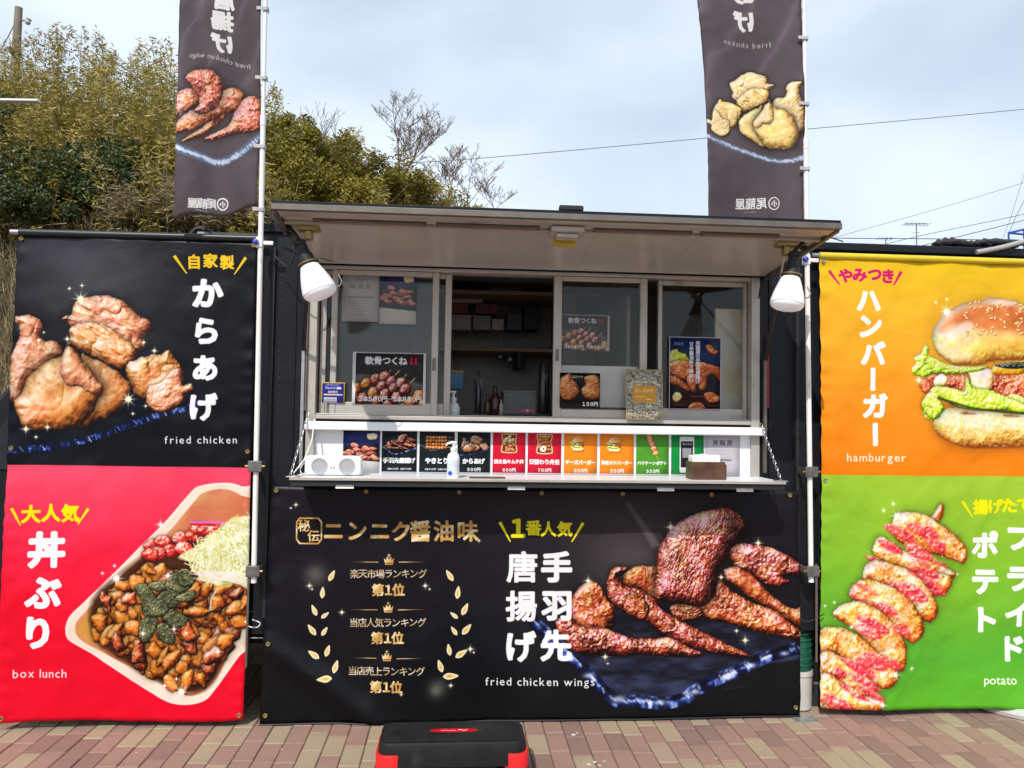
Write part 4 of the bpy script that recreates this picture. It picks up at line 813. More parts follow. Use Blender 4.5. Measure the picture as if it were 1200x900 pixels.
MB().tube([(fx1+.036, -.02, 1.93), (fx1+.034, -.022, 1.75), (fx1+.036, -.02, 1.55)], .006, 8).build('red_cable', mat('red_cable', (.4, .01, .02), rough=.5), truck, smooth=True)

# chains that hold the shelf level
def chain(a, e, n, name='chain'):
    a = Vector(a); e = Vector(e); q = MB()
    for i in range(n):
        t0, t1 = (i-.18)/n, (i+1.18)/n; p0 = a+(e-a)*t0; p1 = a+(e-a)*t1; d = (p1-p0).normalized(); s1 = d.orthogonal().normalized(); s2 = d.cross(s1); s_ = s1 if i % 2 else s2; L_ = (p1-p0).length/2; c = (p0+p1)/2
        pts = [c+d*(L_*cos(t)*1.0)+s_*(.0052*sin(t)) for t in [k*2*pi/8 for k in range(9)]]; q.tube(pts, .0017, 5)
    return q.build(name, M['galv'], shelf, smooth=True)
chain((fx0+.02, -.03, 1.50), (fx0-.012+.0, -.255, 1.205), 20); chain((fx1-.005, -.03, 1.47), (fx1+.0, -.255, 1.205), 18)
for x in (fx0+.002, fx1-.004): MB().box(x-.028, x+.028, -.282, -.235, 1.1975, 1.204).build('anchor_plate', M['galv'], shelf, bevel=.002)
cord = MB().tube([(fx0+.05, -.03, 1.46), (fx0+.05, -.09, 1.36), (fx0+.03, -.16, 1.27), (fx0+.0, -.24, 1.215)], .0035, 8).build('hanging_cord', M['rope'], smooth=True); tag(cord, 'thin white cord hanging beside the left shelf chain', 'cord')

# interior shell, shelves and what is seen through the hatch
b = MB(); b.box(-1.30, 2.96, 1.55, 1.56, .48, 2.38); b.box(-1.30, 2.96, .05, 1.55, 2.37, 2.38); b.build('inner_wall', M['inner'], truck)
MB().box(fx0+.05, fx1-.05, .105, .5, 1.38, 1.41).build('worktop', M['galv'], truck)
ws = MB(); ws.box(-.13, .66, 1.10, 1.54, 1.905, 1.93); ws.build('wall_shelf', M['wood'], truck, bevel=.003)
MB().box(-.30, .90, 1.00, 1.54, 2.26, 2.285).build('upper_shelf', M['wood'], truck, bevel=.003)
for x in (-.06, .40): MB().box(x-.01, x+.01, 1.12, 1.54, 1.80, 1.904).build('shelf_bracket', M['blackmat'], truck)
MB().box(.66, .74, .9, 1.54, 1.2, 2.26).build('inner_post', mat('inner_post', (.16, .10, .08), rough=.6), truck)
MB().box(.93, .95, .9, 1.54, 1.2, 1.21).box(.98, 1.0, .55, 1.54, 1.2, 2.2).build('inner_partition', M['inner'], truck)
# ------------------------------------------------------------------ printed cloths
def cloth(name, quad3, cv_fn, S=(40, 70), wave=.006, seed=0, thick=.0012, gain=.82, parent=None, rough=.42, wr=.3, coat=.05, bow=None, shape=None, canvas=None):
    """quad3: TL TR BR BL corners in the world. The cloth sags and ripples a little between them."""
    TL, TR, BR, BL = [np.array(q, float) for q in quad3]; nx, ny = S
    U, V = np.meshgrid(np.linspace(0, 1, nx+1), np.linspace(0, 1, ny+1))
    P = ((TL*(1-U[..., None])+TR*U[..., None])*(1-V[..., None])+(BL*(1-U[..., None])+BR*U[..., None])*V[..., None])
    W = np.linalg.norm(TR-TL); H = np.linalg.norm(BL-TL); X = U*W; Y = V*H
    d = wave*(np.sin(X*9+seed+2.2*np.sin(Y*1.3+seed))*(.25+.75*V)*.55+(fbm(X*100, Y*60, 34, seed, 3)-.5)*2.0+(fbm(X*100+Y*60, Y*100-X*30, 12, seed+5, 3)-.5)*.8)
    if wave > .004:
        e = np.minimum(U, 1-U)*W; d = d+wave*.28*np.sin(Y*62+3*np.sin(Y*9))*(.3+fbm(X*100, Y*100, 30, seed+8, 2))*np.exp(-(e/.05)**2)+wave*.35*np.exp(-((X+Y*.55-.8-.2*seed)/.03)**2)*V
    P[..., 1] -= d-wave*1.5*0
    if shape: P = shape(P, U, V)
    me = bpy.data.meshes.new(name); idx = np.arange((nx+1)*(ny+1)).reshape(ny+1, nx+1)
    F = np.stack([idx[1:, :-1], idx[1:, 1:], idx[:-1, 1:], idx[:-1, :-1]], -1).reshape(-1, 4)
    me.from_pydata(P.reshape(-1, 3).tolist(), [], F.tolist()); uvl = me.uv_layers.new(name='UVMap')
    UV = np.stack([U, 1-V], -1).reshape(-1, 2); uvl.data.foreach_set('uv', UV[F.ravel()].astype(np.float32).ravel())
    cv = canvas or cv_fn([project(q) for q in (TL, TR, BR, BL)])
    me.materials.append(print_mat(name+'_print', cv, rough=rough, wrinkle=wr, gain=gain, coat=coat)); me.polygons.foreach_set('use_smooth', [True]*len(me.polygons))
    o = bpy.data.objects.new(name, me); COL.objects.link(o); md = o.modifiers.new('thickness', 'SOLIDIFY'); md.thickness = thick; md.offset = 1
    if parent: o.parent = parent; o.location = -Vector(parent_world(parent))
    return o, P
def eyelet(p, parent, m_='brass', r=.0085):
    q = MB(); n = 12; ring = [(p[0]+r*cos(2*pi*k/n), p[1]-.004, p[2]+r*sin(2*pi*k/n)) for k in range(n+1)]; q.tube(ring, .003, 6); q.cyl((p[0], p[1]+.002, p[2]), (p[0], p[1]-.002, p[2]), r*.9, n=12)
    return q.build('eyelet', M[m_], parent, smooth=True)
BY = -.05
# left banner
lb = thing('banner', 'tall vinyl banner, fried chicken on black above box lunch on red', 'banner', (-1.53, BY, .035), group='printed banners on the truck')
def sh_left(P, U, V):
    P[..., 2] += .006*np.sin(U*7)*V**6; P[..., 1] -= .02*np.exp(-((U-0)/.08)**2)*V+.012*np.sin(V*14)*(U > .9)*(U-.9)*3; return P
cl, P = cloth('cloth', [(-2.098, BY, 2.318), (-.978, BY, 2.318), (-.982, BY, .032), (-2.083, BY, .040)], paint_left, S=(60, 110), wave=.016, seed=1, parent=lb, shape=sh_left, wr=.35)
MB().cyl((-2.125, BY, 2.326), (-.955, BY, 2.332), .0125, n=16).build('top_rod', M['galv'], lb, smooth=True)
MB().cyl((-2.085, BY, 2.3262), (-.985, BY, 2.3318), .0165, n=16).build('rod_sleeve', mat('black_vinyl', (.014, .015, .02), rough=.4), lb, smooth=True)
for i, j in ((1, 1), (1, -2), (-2, 1), (-2, -2), (49, 1), (49, -2)): eyelet(P[i, j], lb)
# right banner
rb = thing('banner', 'tall vinyl banner, hamburger on orange above spiral potato on green', 'banner', (2.5, BY, .04), group='printed banners on the truck')
def sh_right(P, U, V):
    P[..., 1] -= .030*np.exp(-((U-.82)/.10)**2)*np.clip((V-.72)*4, 0, 1)*np.sin(V*20); P[..., 2] += -.010*V**4*np.sin(U*3.1); return P
cl, P = cloth('cloth', [(1.843, BY, 2.332), (3.20, BY, 2.332), (3.19, BY, .046), (1.853, BY, .044)], paint_right, S=(70, 110), wave=.018, seed=4, parent=rb, shape=sh_right, wr=.5)
MB().cyl((1.842, BY, 2.338), (3.205, BY, 2.338), .0165, n=16).build('rod_sleeve', mat('yellow_vinyl', (.66, .50, .02), rough=.45), rb, smooth=True)
MB().cyl((1.80, BY, 2.338), (3.24, BY, 2.338), .011, n=16).build('top_rod', M['galv'], rb, smooth=True)
for p in ((1, 1), (-2, 1), (55, 1)): eyelet(P[p], rb, 'galv')
# centre banner
cb = thing('banner', 'wide black vinyl banner below the counter showing fried chicken wings and gold ranking laurels', 'banner', (.42, -.04, 0), group='printed banners on the truck')
def sh_c(P, U, V):
    P[..., 1] -= .050*np.exp(-(((U*2.6-(V-.64)*1.47)*.56)/.045)**2)*np.clip((V-.60)*5, 0, 1)*np.exp(-U*2.5); P[..., 1] -= .012*np.abs(np.sin(U*pi*6.5))**3*(1-V)**3
    P[..., 2] -= .004*np.abs(np.sin(U*pi*6.5))*(1-V)**8; P[..., 0] -= .012*np.exp(-U*20)*V; return P
cl, P = cloth('cloth', [(-.884, -.04, 1.137), (1.733, -.04, 1.137), (1.742, -.04, .010), (-.896, -.04, .004)], paint_centre, S=(110, 50), wave=.013, seed=8, parent=cb, shape=sh_c, wr=.3)
for k in (1, 19, 38, 55, 72, 91, 108): eyelet(P[1, k], cb)
for p in ((33, 1), (48, 1), (48, -2)): eyelet(P[p], cb)
MB().tube([tuple(P[-1, k]+np.array([0, -.003, 0])) for k in range(0, 111, 5)], .004, 6).build('hem', mat('black_vinyl', ()), cb, smooth=True)

# ------------------------------------------------------------------ flag poles and the two hanging flags
def flagpole(xt, xb, y, z0, z1, label):
    t = thing('flag_pole', label, 'flag pole', (xb, y, z0), group='white flag poles clamped to the truck')
    f = lambda z: (xb+(xt-xb)*(z-z0)/(3.5-z0), y, z)
    MB().cyl(f(z0), f(2.9), .0125, n=16).build('lower_tube', M['poleW'], t, smooth=True); MB().cyl(f(2.9), f(z1), .0098, n=16).build('upper_tube', M['poleW'], t, smooth=True)
    MB().cyl(f(2.87), f(2.92), .0142, n=16).build('collar', M['whitepl'], t, smooth=True); MB().cyl(f(z0-.012), f(z0+.02), .0138, n=16).build('end_cap', M['whitepl'], t, smooth=True)
    return t, f
fpL, fL = flagpole(-.963, -.938, -.10, .70, 4.35, 'white flag pole at the left of the hatch carrying the chicken wing flag')
fpR, fR = flagpole(1.737, 1.772, -.10, .70, 4.35, 'white flag pole at the right of the hatch carrying the fried chicken flag')
for x, f in ((-.938, fL), (1.772, fR)):
    for z in (1.235, .745):
        p = f(z); c = MB(); c.box(p[0]-.032, p[0]+.032, -.128, -.112, z-.026, z+.026); c.box(p[0]-.030, p[0]-.018, -.112, -.02, z-.018, z+.018); c.box(p[0]+.018, p[0]+.030, -.112, -.02, z-.018, z+.018)
        cl_ = c.build('pole_clamp', M['dgalv'], truck, bevel=.003); MB().cyl((p[0]-.045, -.12, z), (p[0]+.045, -.12, z), .0055, n=10).build('bolt', M['brass'], cl_, smooth=True)
    s_ = 1 if x > 0 else -1
    q = MB(); q.box(x-.03*s_-.008, x-.03*s_+.008, -.02, -.001, .5, 2.3); q.build('mounting_rail', M['blackmat'], truck, bevel=.002)
    k = MB(); p = f(2.30); k.box(p[0]+.010, p[0]+.060, -.106, -.094, 2.290, 2.310); k.box(p[0]-.02, p[0]+.012, -.116, -.084, 2.275, 2.325); kk = k.build('pole_clip', M['whitepl'], truck, bevel=.004)
    MB().lathe((p[0]-.018+.0*s_, -.117, 2.30), (0, -1, 0), [(0, .014), (.014, .013), (.018, .006)], 14).build('blue_knob', mat('blue_plastic', (.03, .06, .42), rough=.35), kk, smooth=True)
    q = MB(); q.cyl((x+.02*s_, -.115, .78), (x+.02*s_, -.115, .30), .006, n=8); q.build('stay_rod', M['aludark'], truck)
def flag(label, quad3, which, f, seed):
    t = thing('nobori_flag', label, 'flag', tuple((np.array(quad3[2])+np.array(quad3[3]))/2), group='tall narrow flags seen from the back')
    def sh(P, U, V):
        P[..., 1] += .035*np.sin(U*4.2+V*3.5+seed)*(1-U*.8)+.014*np.sin(U*9-V*11+seed); P[..., 0] += .012*np.sin(V*8+seed)*(1-U); P[..., 2] += (-.020*(1-U)+.010*np.sin(U*8))*V**12; return P
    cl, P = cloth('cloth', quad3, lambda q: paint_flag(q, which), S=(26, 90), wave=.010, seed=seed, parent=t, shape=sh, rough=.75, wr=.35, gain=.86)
    for z in (2.46, 2.765, 3.10, 3.44, 3.78, 4.10):
        p = f(z); q = MB(); q.box(p[0]-.038, p[0]+.012, p[1]-.0165, p[1]-.0135, z-.009, z+.009); q.box(p[0]+.0122, p[0]+.0152, p[1]-.016, p[1]+.016, z-.012, z+.012); q.build('loop', mat('grey_loop', (.42, .42, .42), rough=.6), t, bevel=.002)
    return t
zl = 2.455
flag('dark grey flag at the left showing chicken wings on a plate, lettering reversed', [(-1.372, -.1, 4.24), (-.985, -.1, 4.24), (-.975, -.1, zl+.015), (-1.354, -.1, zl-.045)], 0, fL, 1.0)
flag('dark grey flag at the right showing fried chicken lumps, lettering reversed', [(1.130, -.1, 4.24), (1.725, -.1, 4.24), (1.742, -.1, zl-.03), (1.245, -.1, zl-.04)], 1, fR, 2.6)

# ------------------------------------------------------------------ clamp lamps
def clamp_lamp(label, bulb_c, axis, clamp_p):
    ax = Vector(axis).normalized(); c = Vector(bulb_c); t = thing('clamp_lamp', label, 'lamp', tuple(clamp_p), group='clamp lamps under the awning')
    bulb = mat('opal_bulb', (.84, .85, .88), rough=.30, var=.02, emit=((.90, .93, 1.0), .17))
    h = .075
    MB().lathe(c, ax, [(-h, .032), (-h+.004, .038), (-.040, .050), (0, .063), (.031, .070), (.046, .0705), (.055, .068), (.064, .061), (.070, .048), (.0735, .030), (.075, .008)], 28).build('bulb', bulb, t, smooth=True)
    MB().lathe(c+ax*.0465, ax, [(-.0012, .0706), (.0, .0713), (.0012, .0706)], 28).build('bulb_seam', mat('seam_grey', (.5, .5, .52)), t, smooth=True)
    MB().lathe(c-ax*h, -ax, [(0, .042), (.014, .042), (.018, .033), (.045, .031), (.048, .025), (.085, .023), (.09, .014)], 20).build('socket', M['blackmat'], t, smooth=True)
    r_ = []
    o1 = ax.orthogonal().normalized(); o2 = ax.cross(o1)
    for k in range(25): a = 2*pi*k/24; r_.append(c-ax*(h+.008)+(o1*cos(a)+o2*sin(a))*.041)
    MB().tube(r_, .0035, 6).build('wire_guard', M['brass'], t, smooth=True)
    e = c-ax*(h+.09); cp = Vector(clamp_p)
    MB().tube([e+ax*.02, e-ax*.03, (e+cp)/2+Vector((0, -.01, .02)), cp], .009, 10).build('arm', M['blackmat'], t, smooth=True)
    mid = e-ax*.01; MB().lathe(mid-Vector((.022, 0, 0)), (1, 0, 0), [(0, .014), (.006, .017), (.038, .017), (.044, .014)], 14).build('joint', M['blackmat'], t, smooth=True)
    d = (cp-e).normalized(); q = MB(); R = d.to_track_quat('Z', 'Y').to_matrix(); q.obox(cp+Vector((0, -.012, 0)), (.028, .02, .15), R @ Matrix.Rotation(.16, 3, 'X')); q.obox(cp+Vector((0, .014, 0)), (.028, .02, .15), R @ Matrix.Rotation(-.16, 3, 'X')); q.cyl(cp-Vector((.02, 0, 0)), cp+Vector((.02, 0, 0)), .011, n=12); q.build('clamp', M['rubber'], t, bevel=.004)
    hk = c+ax*.02+Vector((.070, 0, .0)); MB().tube([hk, hk+Vector((.022, -.004, .004)), hk+Vector((.03, -.004, .022)), hk+Vector((.018, -.004, .044)), hk+Vector((.016, -.004, .052))], .003, 6).build('hook', M['galv'], t, smooth=True)
    return t
cL = PY(370, 330, -.60); cR = PY(924, 344, -.60)
clamp_lamp('white clamp lamp hanging at the left corner of the awning', cL, (.40, -.05, -.92), tuple(PY(330, 262, -.50)))
clamp_lamp('white clamp lamp hanging at the right corner of the awning beside the pole', cR, (-.17, -.05, -.98), tuple(PY(948, 280, -.48)))
def cable(name, pts, r, m_, label, cat='cable'):
    P_ = spline([tuple(p) for p in pts], 6, False); return tag(MB().tube([tuple(p) for p in P_], r, 6).build(name, m_, smooth=True), label, cat)
cable('lamp_cable', [PY(338, 262, -.24), PY(352, 285, -.22), PY(372, 300, -.12), PY(392, 306, -.05), PY(398, 302, -.02)], .004, M['rubber'], 'black cable looping from the left clamp lamp to the window head')
cable('lamp_cable', [PY(936, 275, -.2), PY(920, 300, -.18), PY(905, 318, -.1), PY(893, 330, -.04), PY(889, 350, -.03)], .004, M['rubber'], 'black cable drooping from the right clamp lamp to the strut')
cable('lamp_cable', [PY(318, 262, -.09), PY(325, 250, -.15), PY(335, 256, -.22), PY(345, 290, -.24), PY(338, 312, -.2), PY(322, 300, -.1)], .004, M['rubber'], 'black cable looped beside the pole clip at the left awning corner')
cable('lamp_cable', [PY(905, 262, -.5), PY(925, 268, -.35), PY(960, 276, -.1), PY(975, 279, -.06), PY(988, 283, -.05)], .0035, M['rubber'], 'black cable ends sticking out under the right awning corner')

# ------------------------------------------------------------------ counter goods
def card(name, label, x0, x1, z0, z1, y, fn, cat='menu card', group=None, wpx=120, S=3.0, th=.0015, tilt=0.0, rough=.35, gain=.86, tape=False):
    H = wpx*(z1-z0)/(x1-x0); c = Canvas(wpx, H, S); fn(c)
    o, P = cloth(name, [(x0, y, z1), (x1, y, z1), (x1, y-tilt, z0), (x0, y-tilt, z0)], None, S=(4, 4), wave=.0003, seed=int(x0*10) % 7, thick=th, rough=rough, wr=.02, gain=gain, canvas=c)
    return tag(o, label, cat, group)
def prints_base(c, bg, var=10):
    c.a[:] = bg; c.a += ((fbm(c.X, c.Y, 30, 3, 3)-.5)*var)[..., None]
def place(c, fx, fy, sx, sy):
    c.T = lambda x, y: ((x-fx)*sx, (y-fy)*sy)
def card_txt(c, t1, t2, w=None, y1=.70, y2=.90):
    c.T = None; n = max(len(t1), 1); s = min(c.W*.90/n, c.W*.165); c.text(t1, c.W/2-(n-1)*s/2, c.H*y1, s*1.04, (250, 250, 250), bold=.05, pitch=s)
    if t2: n = len(t2); s = min(c.W*.8/n, c.W*.12); c.text(t2, c.W/2-(n-1)*s*.42, c.H*y2, s, (250, 250, 250), bold=.05, pitch=s*.84)
    c.a[-int(c.H*.035*c.S):] = (238, 236, 236); c.a[:int(1.4*c.S)] = (236, 236, 236); c.a[:, :int(1.4*c.S)] = (236, 236, 238); c.a[:, -int(1.6*c.S):] = (240, 240, 240)
def f_wing(c): prints_base(c, (20, 30, 34)); place(c, 625, 560, .36, .30); art_wings(c); card_txt(c, '手羽先唐揚げ', '３本４５０円　５本７００円')
def f_yaki(c):
    prints_base(c, (20, 30, 34)); c.line([(4, 46), (40, 66), (110, 52)], 2.4, (120, 130, 140), .8, soft=1.5)
    for r in range(4):
        y = 22+r*11; c.line([(20, y+3), (112, y-2)], 1.2, (210, 170, 110))
        for k in range(7): x = 28+k*10; c.food([(x-6, y), (x-2, y-5), (x+5, y-4), (x+6, y+2), (x, y+6)], GLAZE if (k+r) % 3 == 0 else TSUYA, R=4, amp=.9, sc=3, seed=r*9+k, sh=.5)
    card_txt(c, 'やきとり', '３本４００円　５本６５０円')
def f_kara(c): prints_base(c, (20, 30, 34)); place(c, -20, 310, .47, .38); art_karaage(c, lum=.82); card_txt(c, 'からあげ', '５００円')
def f_bowl(c, v):
    prints_base(c, (206, 22, 52)); w = c.W
    c.poly([(36, 6), (84, 6), (88, 14), (84, 34), (89, 60), (84, 74), (36, 74), (31, 60), (36, 34), (32, 14)], (228, 196, 150), n=3); c.poly([(39, 10), (81, 10), (84, 16), (80, 34), (85, 60), (81, 70), (39, 70), (35, 60), (40, 34), (36, 16)], (120, 60, 26), n=3)
    rs = random.Random(v)
    for k in range(38):
        x = 42+rs.random()*36; y = 14+rs.random()*52; top_ = y < 36
        P_ = ([(0, (160, 130, 40)), (.5, (236, 220, 140)), (1, (255, 252, 220))] if top_ and v == 0 else ([(0, (150, 30, 20)), (.5, (222, 90, 60)), (1, (250, 200, 160))] if k % 3 == 0 else ([(0, (60, 90, 20)), (.5, (150, 180, 60)), (1, (230, 240, 180))] if k % 5 == 0 else TSUYA)))
        c.food([(x-6, y), (x-1, y-5), (x+6, y-2), (x+5, y+5), (x-3, y+6)], P_, R=4, amp=.9, sc=3, seed=k, sh=.4)
    if v: c.poly([(48, 50), (58, 46), (66, 54), (62, 66), (50, 66), (45, 58)], (240, 238, 232), n=3); c.poly([(54, 55), (58, 54), (60, 59), (55, 60)], (60, 50, 50), n=2)
    card_txt(c, '焼き鳥キムチ丼' if v == 0 else '日替わり弁当', '６００円' if v == 0 else '７００円')
def f_burg(c, v): prints_base(c, (238, 136, 28)); place(c, 1044, 325, .30 if v else .29, .30); c.T = (lambda q: (lambda x, y: (q(x, y)[0]+16, q(x, y)[1]+4)))(c.T); art_burger(c); card_txt(c, 'チーズバーガー' if v == 0 else '海老カツバーガー', '５５０円')
def f_spi(c):
    prints_base(c, (78, 148, 44)); 
    for k in range(8):
        x = 46+k*3.6; y = 8+k*8.4; c.food([(x-9, y+2), (x-4, y-6), (x+8, y-6), (x+11, y+1), (x+4, y+7), (x-6, y+8)], [(0, (150, 40, 8)), (.5, (240, 140, 52)), (1, (255, 230, 180))] if k % 2 else [(0, (130, 0, 24)), (.5, (226, 60, 50)), (1, (255, 200, 180))], R=5, amp=1, sc=4, seed=k, sh=.4)
    c.line([(74, 76), (80, 92)], 1.6, (220, 190, 110)); card_txt(c, 'ハリケーンポテト', '３５０円')
def f_phone(c):
    prints_base(c, (18, 136, 62)); c.poly([(32, 12), (36, 8), (80, 8), (84, 12), (84, 130), (80, 134), (36, 134), (32, 130)], (236, 236, 238), smooth=False); c.poly([(36, 24), (80, 24), (80, 116), (36, 116)], (44, 36, 40), smooth=False)
    c.text('モバイル', 46, 34, 8, (235, 235, 235), bold=.03, pitch=8.4); c.poly([(42, 48), (74, 48), (74, 82), (42, 82)], (150, 148, 152), smooth=False); c.line([(52, 16), (64, 16)], 1.6, (160, 160, 164)); card_txt(c, '', '')
def f_poster(c):
    prints_base(c, (196, 190, 198), 8); 
    for ch, x in zip('尾龍屋', (36, 60, 84)): c.text(ch, x, 26, 20, (70, 62, 70), bold=.01)
    for k in range(7): c.line([(24, 52+k*12), (96-14*(k % 2), 52+k*12)], 1.1, (150, 144, 150), .7, soft=.8)
def f_photo(c, bright=1.0):
    c.a[:] = (34, 32, 40); c.poly([(0, 10), (c.W, 4), (c.W, 44), (0, 50)], (34, 44, 110), .95, smooth=False, soft=4); c.food([(78, 14), (98, 10), (112, 16), (106, 30), (82, 30)], CREAM, R=8, amp=.4, sc=8, seed=2, sh=.3, shift=.1)
    rs = random.Random(3)
    for k in range(20):
        x = 6+rs.random()*104; y = 46+rs.random()*(c.H*.28)+x*.10; a = rs.random(); c.food([(x-14, y-3), (x-2, y-8*a-3), (x+14, y), (x+12, y+6), (x-6, y+8)], [(0, (80, 18, 14)), (.4, (180, 70, 50)), (.7, (230, 130, 100)), (1, (250, 210, 190))], R=6, amp=1.2, sc=4, seed=k, sh=.5)
    if bright > 1: c.poly([(0, c.H*.68), (c.W, c.H*.74), (c.W, c.H), (0, c.H)], (210, 208, 208), smooth=False)
yC = .010
defs = [(402, 445, 'photo_sheet', 'photo sheet of fried wings on blue cloth, leftmost of the row on the counter front', lambda c: f_photo(c, 2), 'photo sheet'),
        (447, 489, 'menu_card', 'black menu card picturing a plate of glazed chicken wings', f_wing, None), (491, 533, 'menu_card', 'black menu card picturing a pile of grilled skewers behind the white pump bottle', f_yaki, None),
        (535.5, 575, 'menu_card', 'black menu card picturing fried chicken lumps', f_kara, None), (577, 616, 'menu_card', 'red menu card picturing a rice bowl with yellow topping', lambda c: f_bowl(c, 0), None),
        (618, 658, 'menu_card', 'red menu card picturing a mixed box meal', lambda c: f_bowl(c, 1), None), (660.5, 700, 'menu_card', 'orange menu card picturing a brown burger', lambda c: f_burg(c, 0), None),
        (702.5, 743, 'menu_card', 'orange menu card picturing a burger with yellow filling, next to the green card', lambda c: f_burg(c, 1), None), (745, 784, 'menu_card', 'green menu card picturing a spiral potato stick', f_spi, None),
        (786, 825, 'menu_card', 'green menu card picturing a white smartphone behind the napkin box', f_phone, None), (826, 867, 'poster', 'pale lilac paper poster at the right end of the counter front', f_poster, 'poster')]
for x0, x1, nm, lb_, fn, ct in defs:
    a = PY(x0, 530, .01)[0]; e = PY(x1, 530, .01)[0]
    card(nm, lb_, a, e, 1.199, 1.409, yC, fn, cat=ct or 'menu card', group='row of cards under the sill' if ct is None else None)

def shot(c):
    c.a[:] = (120, 30, 26)
def f_tsukune(c):
    W_, H_ = c.W, c.H; c.a[:] = (44, 40, 40); c.a += ((fbm(c.X, c.Y, 20, 3)-.5)*30)[..., None]
    c.poly([(-10, 66), (60, 80), (120, 104), (130, 60), (60, 40), (-10, 40)], (110, 112, 108), .8, soft=4); c.poly([(-5, 66), (130, 108), (130, 112), (-5, 72)], (150, 152, 150), .8, soft=1.5)
    for (x, y) in ((62, 30), (76, 30), (88, 36), (102, 42)): c.line([(x-14, y+16), (x, y)], 1.8, (206, 176, 120))
    MTB = [(0, (40, 6, 6)), (.35, (110, 24, 16)), (.6, (168, 60, 34)), (.85, (220, 140, 120)), (1, (250, 222, 220))]
    for i, (x, y, p) in enumerate([(6, 60, TSUYA), (22, 52, TSUYA), (38, 44, MTB), (52, 40, MTB), (16, 76, MTB), (34, 66, TSUYA), (48, 56, MTB), (64, 48, MTB), (40, 80, MTB), (54, 68, MTB), (68, 58, MTB), (80, 50, MTB), (58, 88, MTB), (72, 74, MTB), (86, 60, MTB), (84, 92, TSUYA), (96, 80, TSUYA), (108, 70, TSUYA), (106, 96, TSUYA), (116, 86, TSUYA)]):
        c.food([(x-9, y+3), (x-5, y-7), (x+5, y-9), (x+10, y-2), (x+6, y+8), (x-4, y+10)], p, R=8, amp=.8, sc=6, spec=.9, seed=i, sh=.6)
    for ch, x in zip('軟骨つくね', (27, 41, 55, 68, 82)): c.text(ch, x, 14, 14.5, (236, 234, 240), bold=.04)
    c.text('！！', 96, 14, 14, (214, 12, 60), bold=.07, pitch=7); c.text('３本５００円', 14, H_-9, 10, (240, 240, 240), bold=.05, pitch=7.8); c.text('～', 60, H_-9, 9, (240, 240, 240)); c.text('５本８５０円', 70, H_-9, 10, (240, 240, 240), bold=.05, pitch=7.8)
    c.a[:int(2*c.S)] = (205, 200, 204); c.a[:, :int(5*c.S)] = (232, 232, 236); c.a[:, -int(4.5*c.S):] = (232, 232, 236)
def f_croq(c):
    c.a[:] = (16, 12, 10)
    CR = [(0, (70, 24, 6)), (.35, (160, 70, 20)), (.6, (214, 116, 46)), (.85, (240, 170, 100)), (1, (255, 220, 170))]
    c.food([(2, 18), (20, 6), (30, 0), (40, 20), (54, 38), (58, 60), (40, 78), (14, 80), (0, 60)], CR, R=20, amp=2.2, sc=4, seed=3, fine=1.4); c.food([(72, 14), (90, 6), (112, 8), (120, 30), (120, 70), (100, 80), (74, 72), (64, 50), (76, 34)], CR, R=20, amp=2.2, sc=4, seed=5, fine=1.4)
    c.text('コロッケ', 38, 12, 9, (220, 214, 200), bold=.04); c.text('１５０円', 72, 92, 14, (245, 245, 245), bold=.05, pitch=12)
def f_noren(c):
    c.a[:] = (30, 30, 40); c.poly([(0, 0), (120, 0), (120, 60), (0, 60)], (26, 44, 96), .95, smooth=False, soft=5)
    c.food([(2, 60), (2, 36), (16, 28), (26, 36), (40, 40), (44, 62)], LEAF, R=10, amp=2, sc=8, seed=2); c.poly([(92, 0), (120, 0), (120, 50), (104, 34)], (70, 74, 86), .6, soft=6)
    OR = [(0, (60, 14, 6)), (.35, (150, 56, 20)), (.6, (206, 96, 40)), (.85, (236, 150, 90)), (1, (250, 210, 170))]
    for k, p in enumerate(([(0, 60), (30, 52), (50, 58), (60, 80), (40, 96), (10, 90), (0, 84)], [(0, 88), (24, 94), (50, 116), (44, 124), (20, 112), (0, 106)], [(60, 56), (100, 62), (120, 72), (120, 100), (104, 86), (90, 90), (84, 116), (70, 118), (66, 90)], [(40, 90), (66, 86), (62, 122), (48, 120)])): c.food(p, OR, R=9, amp=1.4, sc=7, seed=k+9, sh=.6)
    c.poly([(0, 126), (120, 126), (120, 170), (0, 170)], (44, 16, 18), smooth=False)
    c.food([(8, 136), (14, 126), (24, 126), (30, 136), (22, 146), (12, 145)], CREAM, R=6, amp=.6, sc=5, seed=2); c.food([(44, 160), (56, 148), (74, 148), (84, 162), (64, 170)], OR, R=7, amp=1.2, sc=4, seed=4); c.food([(80, 128), (100, 124), (118, 136), (110, 148), (90, 146)], OR, R=6, amp=1.2, sc=4, seed=6)
    c.food([(84, 20), (96, 16), (106, 28), (114, 30), (108, 40), (94, 36)], OR, R=5, amp=1, sc=4, seed=7)
    c.text('尾龍屋の手羽先唐揚げ', 66, 14, 10.5, (236, 236, 240), bold=.04, vertical=True, pitch=9.6); c.text('甘辛醤油味で美味い', 51, 16, 10.5, (236, 236, 240), bold=.04, vertical=True, pitch=10.2)
    c.text('尾龍屋', 14, 16, 7, (200, 206, 220), pitch=7.5); c.line([(50, 134), (84, 134)], 1, (150, 110, 110)); c.line([(90, 154), (114, 154)], .9, (140, 110, 110)); c.line([(10, 154), (36, 154)], .9, (140, 110, 110))
    for e in (slice(0, int(2*c.S)), slice(-int(2*c.S), None)): c.a[e] = (210, 212, 222); c.a[:, e] = (210, 212, 222)
